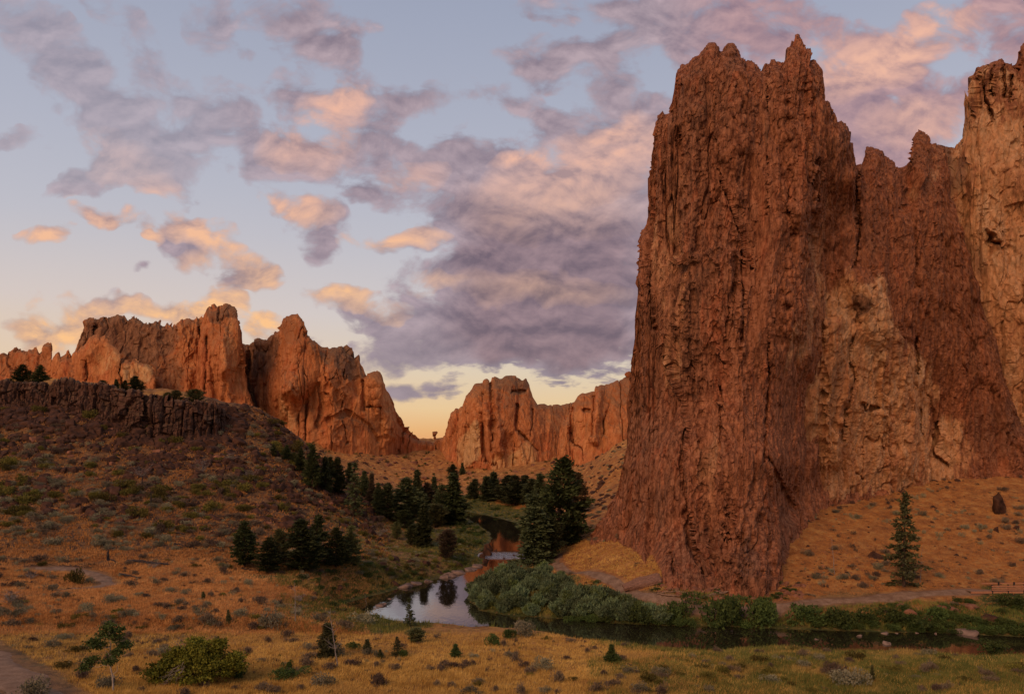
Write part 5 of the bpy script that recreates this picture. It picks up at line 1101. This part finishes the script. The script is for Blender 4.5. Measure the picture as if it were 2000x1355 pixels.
# ---------------------------------------------------------------- big bright bush, saplings, snags, timber
def leafmass(seed, lobes, n, leaf, mat):
    rs = np.random.default_rng(seed); L = []
    for (cx, cy, cz, r1, r2, w) in lobes:
        m = int(n*w); k = max(6, m//26)
        d = rs.normal(size=(k, 3)); d /= np.linalg.norm(d, axis=1)[:, None]; c = np.array([cx, cy, cz])+d*(.45+.6*rs.random((k, 1)))*[r1, r1, r2]
        C = np.repeat(c, 26, 0)+rs.normal(size=(k*26, 3))*[.2, .2, .09]; C[:, 2] = np.maximum(C[:, 2], .05)
        L.append(tris(C, leaf, rs, up=.15, aspect=1.7))
    return join(L)
x, y, z = at(384, 1334)
e = empty('green_bush', (x, y, z-.05)); tag(e, 'big bright yellow-green bush spreading in the left foreground', 'bush')
link('foliage', pm('foliage', leafmass(501, [(-2.7,0,.9,1.0,.75,.14),(-1.8,0,1.6,1.0,.7,.14),(-.6,.1,1.9,1.1,1.0,.2),(.4,0,2.5,1.1,.9,.18),(1.2,0,1.6,1.2,1.0,.2),(2.2,.1,1.4,.9,.8,.12),(2.9,0,2.0,.6,.4,.06),(1.6,0,3.0,.6,.35,.05),(0,0,.9,1.8,.8,.16),(3.2,0,1.4,.45,.3,.03),(-1.2,0,2.6,.6,.3,.04),(-.2,0,3.2,.5,.25,.03)], 15000, .13, 'bright_leaf'), 'bright_leaf'), e)
def limb(P0, P1, r0, r1, rs, n=7, wob=.06):
    s = np.linspace(0, 1, n)[:, None]; P = np.array(P0)+(np.array(P1)-np.array(P0))*s+rs.normal(size=(n, 3))*wob*np.sin(s*3.14); return tube(P, r0+(r1-r0)*s[:, 0], 5), P
rs = np.random.default_rng(8); L = []
for k in range(10):
    L.append(limb((-.2+rs.normal()*.2, 0, 0), (rs.uniform(-2.6, 2.8), rs.normal()*.5, rs.uniform(1.2, 3)), .06, .012, rs)[0])
link('stem', pm('stem', join(L), 'bark'), e)
L = []
for k in range(17):
    a0 = (-.6+rs.normal()*.3, -1.25, 1.6+rs.normal()*.3); L.append(limb(a0, (a0[0]-1.5*rs.random()-.2, -1.5+rs.normal()*.2, .3+1.0*rs.random()), .018, .005, rs, 6, .09)[0])
for k in range(9): L.append(limb((-.4, -.2, 1.9), (-.9-rs.random()*1.1, -.1, 3.0+rs.random()*.9), .018, .005, rs)[0])
link('dead_branch', pm('dead_branch', join(L), 'dead_wood'), e)
# leafy sapling
x, y, z = at(221, 1352); e = empty('sapling', (x, y, z-.05)); tag(e, 'slender pale-barked sapling with sparse dark leaves left of the big bush', 'young tree')
rs = np.random.default_rng(9); k = y/F
T_, Pt = limb((0, 0, 0), (-.3, 0, 4.6), .075, .015, rs, 9, .05); L = [T_]; lob = [(-.4,0,4.6,.35,.3,.1)]
for (q, dx, dz) in [(.45,-1.6,.3),(.5,.9,.7),(.55,-1.2,.8),(.62,1.1,.35),(.68,-.9,.6),(.75,.8,.5),(.8,-.7,.4),(.38,.7,.8),(.88,.5,.3),(.42,-1.9,.05)]:
    p0 = np.array([-.3*q, 0, 4.6*q]); p1 = p0+[dx*.75, rs.normal()*.4, dz]; L.append(limb(p0, p1, .025, .006, rs)[0]); lob.append((p1[0], p1[1], p1[2], .38, .26, .11))
L.append(limb((.06, 0, 1.0), (.35, 0, 2.1), .03, .012, rs)[0])
link('trunk', pm('trunk', join(L), 'pale_bark'), e); link('foliage', pm('foliage', leafmass(511, lob, 2600, .13, 'dark_leaf'), 'dark_leaf'), e)
def snag(px, base, top, label, mat, br=6, r=.1, leanx=0, name='dead_tree', group=None, seed=0, spreadb=.8, leaf=None):
    x, y, z = at(px, base); h = (base-top)/F*y; rs = np.random.default_rng(seed+px); e = empty(name, (x, y, z-.1))
    s = np.linspace(0, 1, 9); P = np.stack([leanx*s+rs.normal(size=9)*.02*h*s, s*0, s*h], 1); L = []
    link('trunk', pm('trunk', tube(P, r*(1-.8*s), 6), mat), e)
    for k in range(br):
        q = rs.uniform(.25, .95); p0 = np.array([leanx*q, 0, h*q]); a = rs.random()*6.283; l = h*spreadb*.35*(1.1-q)
        b = p0+[math.cos(a)*l, math.sin(a)*l*.6, l*rs.uniform(.0, .8)]; link('branch', pm('branch', join([limb(p0, b, r*.3, r*.06, rs, 5, .0)[0], limb((p0+b)/2, b+[rs.normal()*l*.4, 0, l*.3], r*.15, r*.04, rs, 4, .0)[0]]), mat), e)
    tag(e, label, 'dead tree', group); return e
snag(660,1304,1186,'thin white dead sapling leaning in front of the conical juniper','dead_wood',14,.06,-.7,seed=1)
snag(577,1216,1135,'small bare dead tree on the flat by the pool','dead_wood',12,.06,-.1,seed=2)
snag(1630,1122,1048,'thin pale dead trunk on the orange slope by the tower','dead_wood',6,.06,-.5,seed=3,spreadb=.5)
snag(1797,1138,1060,'thin bare sapling right of the lone fir','dead_wood',10,.05,.4,seed=4,spreadb=.6)
snag(718,1195,1158,'bent pale reed-like stalk by the pool','dead_wood',0,.04,-.4,seed=5)
gS = 'charred snags on the left slope'
for n_, (a, b, c, r_) in enumerate([(211,1096,1072,.28),(278,962,936,.2),(295,992,958,.18),(387,1056,1046,.2),(469,1012,1000,.2),(497,1048,1034,.2),(568,1028,1016,.2),(663,1030,1012,.22),(82,990,968,.12),(272,1016,1004,.16),(604,1022,1006,.14),(697,1030,1010,.16)]):
    snag(a,b,c,['stout charred stump standing alone near the left path','charred forked snag in the middle of the left slope','straight charred pole below the forked snag','little charred stump on the lower left slope','short black snag above the leftmost dark pine','black pole beside the leftmost dark pine','short charred pole above the widest pine','charred post on the slope right of the tall pine','thin grey snag at the left edge of the slope','short charred stub in the middle of the lower slope','thin pole behind the widest pine','charred post below the thin brownish pine'][n_],'charred',3,r_,0,group=gS,seed=n_)
for n_, (a, b, h_) in enumerate([(395,925,40),(275,935,34),(490,940,30),(450,905,26),(740,1050,26),(640,925,26),(60,1130,20),(20,1180,34),(300,1110,20),(585,1175,22)]):
    x, y, z = at(a, b); m_ = pm('dead_brush', twigs(600+n_, h_/F*y, h_/F*y*.8, 16, .035), 'dead_wood'); tag(link('dead_brush', m_, None, (x, y, z-.05)), ['leafless grey brush fanning out in the middle of the left slope','leafless brush left of the fan-shaped one on the slope','leafless grey brush below the right end of the rim','leafless brush under the rim right of centre','leafless grey tangle on the slope foot by the boulders','leafless brush among the slope edge pines','bare brush above the left path','bare thorny brush at the left edge of the flat','bare brush right of the stout charred stump','bare brush on the flat below the widest pine'][n_], 'dead brush', 'leafless brush')
# fallen logs
def log_between(a, b, r, mat, label, group, name='fallen_log', lift=.12, cat='log'):
    A = np.array(at(*a)); B_ = np.array(at(*b)); A[2] += lift; B_[2] += lift; rs = np.random.default_rng(int(a[0]))
    n = 9; s = np.linspace(0, 1, n)[:, None]; P = (B_-A)*s+rs.normal(size=(n, 3))*.05; V, Fc = tube(P, r*(1-.35*s[:, 0]), 7); k = len(V)
    V = np.concatenate([V, [P[0]], [P[-1]]]); caps = [(k, (j+1) % 7, j) for j in range(7)]+[(k+1, k-7+j, k-7+(j+1) % 7) for j in range(7)]
    o = link(name, mesh(name, V, np.concatenate([Fc, caps]), [MAT[mat]]), None, tuple(float(q) for q in A)); tag(o, label, cat, group)
gl = 'charred logs lying on the left slope and flat'
for n_, (a, b) in enumerate([((470,1113),(512,1116)),((505,1114),(545,1113)),((285,1037),(360,1047)),((232,1122),(275,1132)),((340,1064),(384,1072)),((330,1105),(260,1096)),((560,1116),(606,1112)),((690,1015),(745,1052)),((210,1095),(230,1101)),((580,925),(620,970)),((250,1100),(305,1104))]):
    log_between(a,b,.16,'charred',['charred log lying before the leftmost dark pine','charred log under the short dark pine','long charred log across the lower left slope','charred log right of the left path bend','charred log above the flat, left of centre','grey charred log beyond the stout stump','charred log under the widest dark pine','long grey log slanting down the slope foot','short charred log at the base of the stout stump','long log slanting below the tallest ridge pine','charred log in the grass right of the stout stump'][n_],gl)
gt = 'old timbers lying beside the path below the tower'
for n_, (a, b, r_) in enumerate([((1283,1162),(1325,1162),.10),((1290,1166),(1368,1171),.12),((1318,1161),(1368,1169),.11),((1366,1176),(1430,1158),.15),((1368,1171),(1408,1160),.12),((1385,1168),(1428,1156),.12),((1300,1169),(1340,1170),.09)]):
    log_between(a,b,r_,'old_timber',['topmost short timber at the left end of the old timbers','long timber along the path in front of the tower','timber sloping down to the corner of the old timbers','thickest timber slanting up right of the corner','timber above the thickest slanting one','timber at the upper right end of the old timbers','short timber lowest beside the path shrubs'][n_],gt,'old_timber',.3,'timber')
# leaning rock slab beside the path
def slab():
    nu, nv = 130, 44; u = np.linspace(0, 1, nu)[None]; v = np.linspace(0, 2*math.pi, nv+1)[:, None]
    prof = (.35+.65*np.sin(np.clip(u*1.25+.08, 0, 1)*math.pi*.5))*np.where(u > .94, np.sqrt(np.clip(1-((u-.94)/.06)**2, 0, 1)), 1)
    cx_ = np.sign(np.cos(v))*np.abs(np.cos(v))**.5; cz_ = np.sign(np.sin(v))*np.abs(np.sin(v))**.5
    X = (u*6.2+0*v); Y = cx_*1.25*prof; Z = cz_*.62*prof
    d = .14*ridged(X/5, Y*3.2+Z*2, o=4, seed=3)+.10*fbm(X/1.0, Y*4+Z*5, seed=5, o=4); X = X+.2*fbm(Y*3, Z*3, seed=8); Y = Y+cx_*d; Z = Z+cz_*d
    return np.stack([X.ravel(), Y.ravel(), Z.ravel()], 1), grid_faces(nv+1, nu)
sv, sf = slab(); A = np.array(at(1222, 1160)); B_ = np.array(at(1278, 1140))
o = link('rock_slab', mesh('rock_slab', sv, sf, [MAT['slab_rock']]), None, (float(A[0])-.3, float(A[1])+.2, float(A[2])+.75)); o.rotation_euler = (math.radians(24), math.radians(-13), math.atan2(B_[1]-A[1], B_[0]-A[0])*.55)
tag(o, 'long striated fallen rock slab beside the path at the foot of the tower', 'rock slab')
# wooden footbridge with rails
def box(c, s, jit=0):
    V = np.array([(a, b, d) for a in (-.5, .5) for b in (-.5, .5) for d in (-.5, .5)])*s+c
    return V, np.array([(0,1,3),(0,3,2),(4,6,7),(4,7,5),(0,4,5),(0,5,1),(2,3,7),(2,7,6),(0,2,6),(0,6,4),(1,5,7),(1,7,3)])
bx0, by0, bz0 = pw(1888, 1157, 112); bz0 = float(H(np.array([bx0]), np.array([by0]))[0])+.12
e = empty('wooden_footbridge', (bx0, by0, bz0), math.radians(2)); tag(e, 'wooden footbridge with rail fence on the path at the right edge', 'footbridge')
Lb = 16.
link('deck', pm('deck', join([box((Lb*(k+.5)/64, 0, .05), (Lb/64*.93, 1.9, .08)) for k in range(64)]), 'old_timber'), e)
link('beam', pm('beam', join([box((Lb/2, -1.0, -.08), (Lb, .16, .3)), box((Lb/2, 1.0, -.08), (Lb, .16, .3))]), 'red_timber'), e)
for sy in (-1.02, 1.02):
    for j in range(6):
        if sy > 0 and j == 0: continue
        link('post', pm('post', box((3.3+2.45*j, sy, .42), (.17, .17, 1.35)), 'charred'), e)
    for hz_ in ((.32, .60, .88) if sy < 0 else (.88,)):
        link('rail', pm('rail', box((3.2+6.4, sy-.1*np.sign(sy)*-1, hz_), (12.9, .07, .19)), 'red_timber'), e)
for j in range(3): link('pier', pm('pier', box((4.2+5*j, 0, -.9), (.3, 1.7, 1.5)), 'charred'), e)
# small marker post by the left path
log('done')
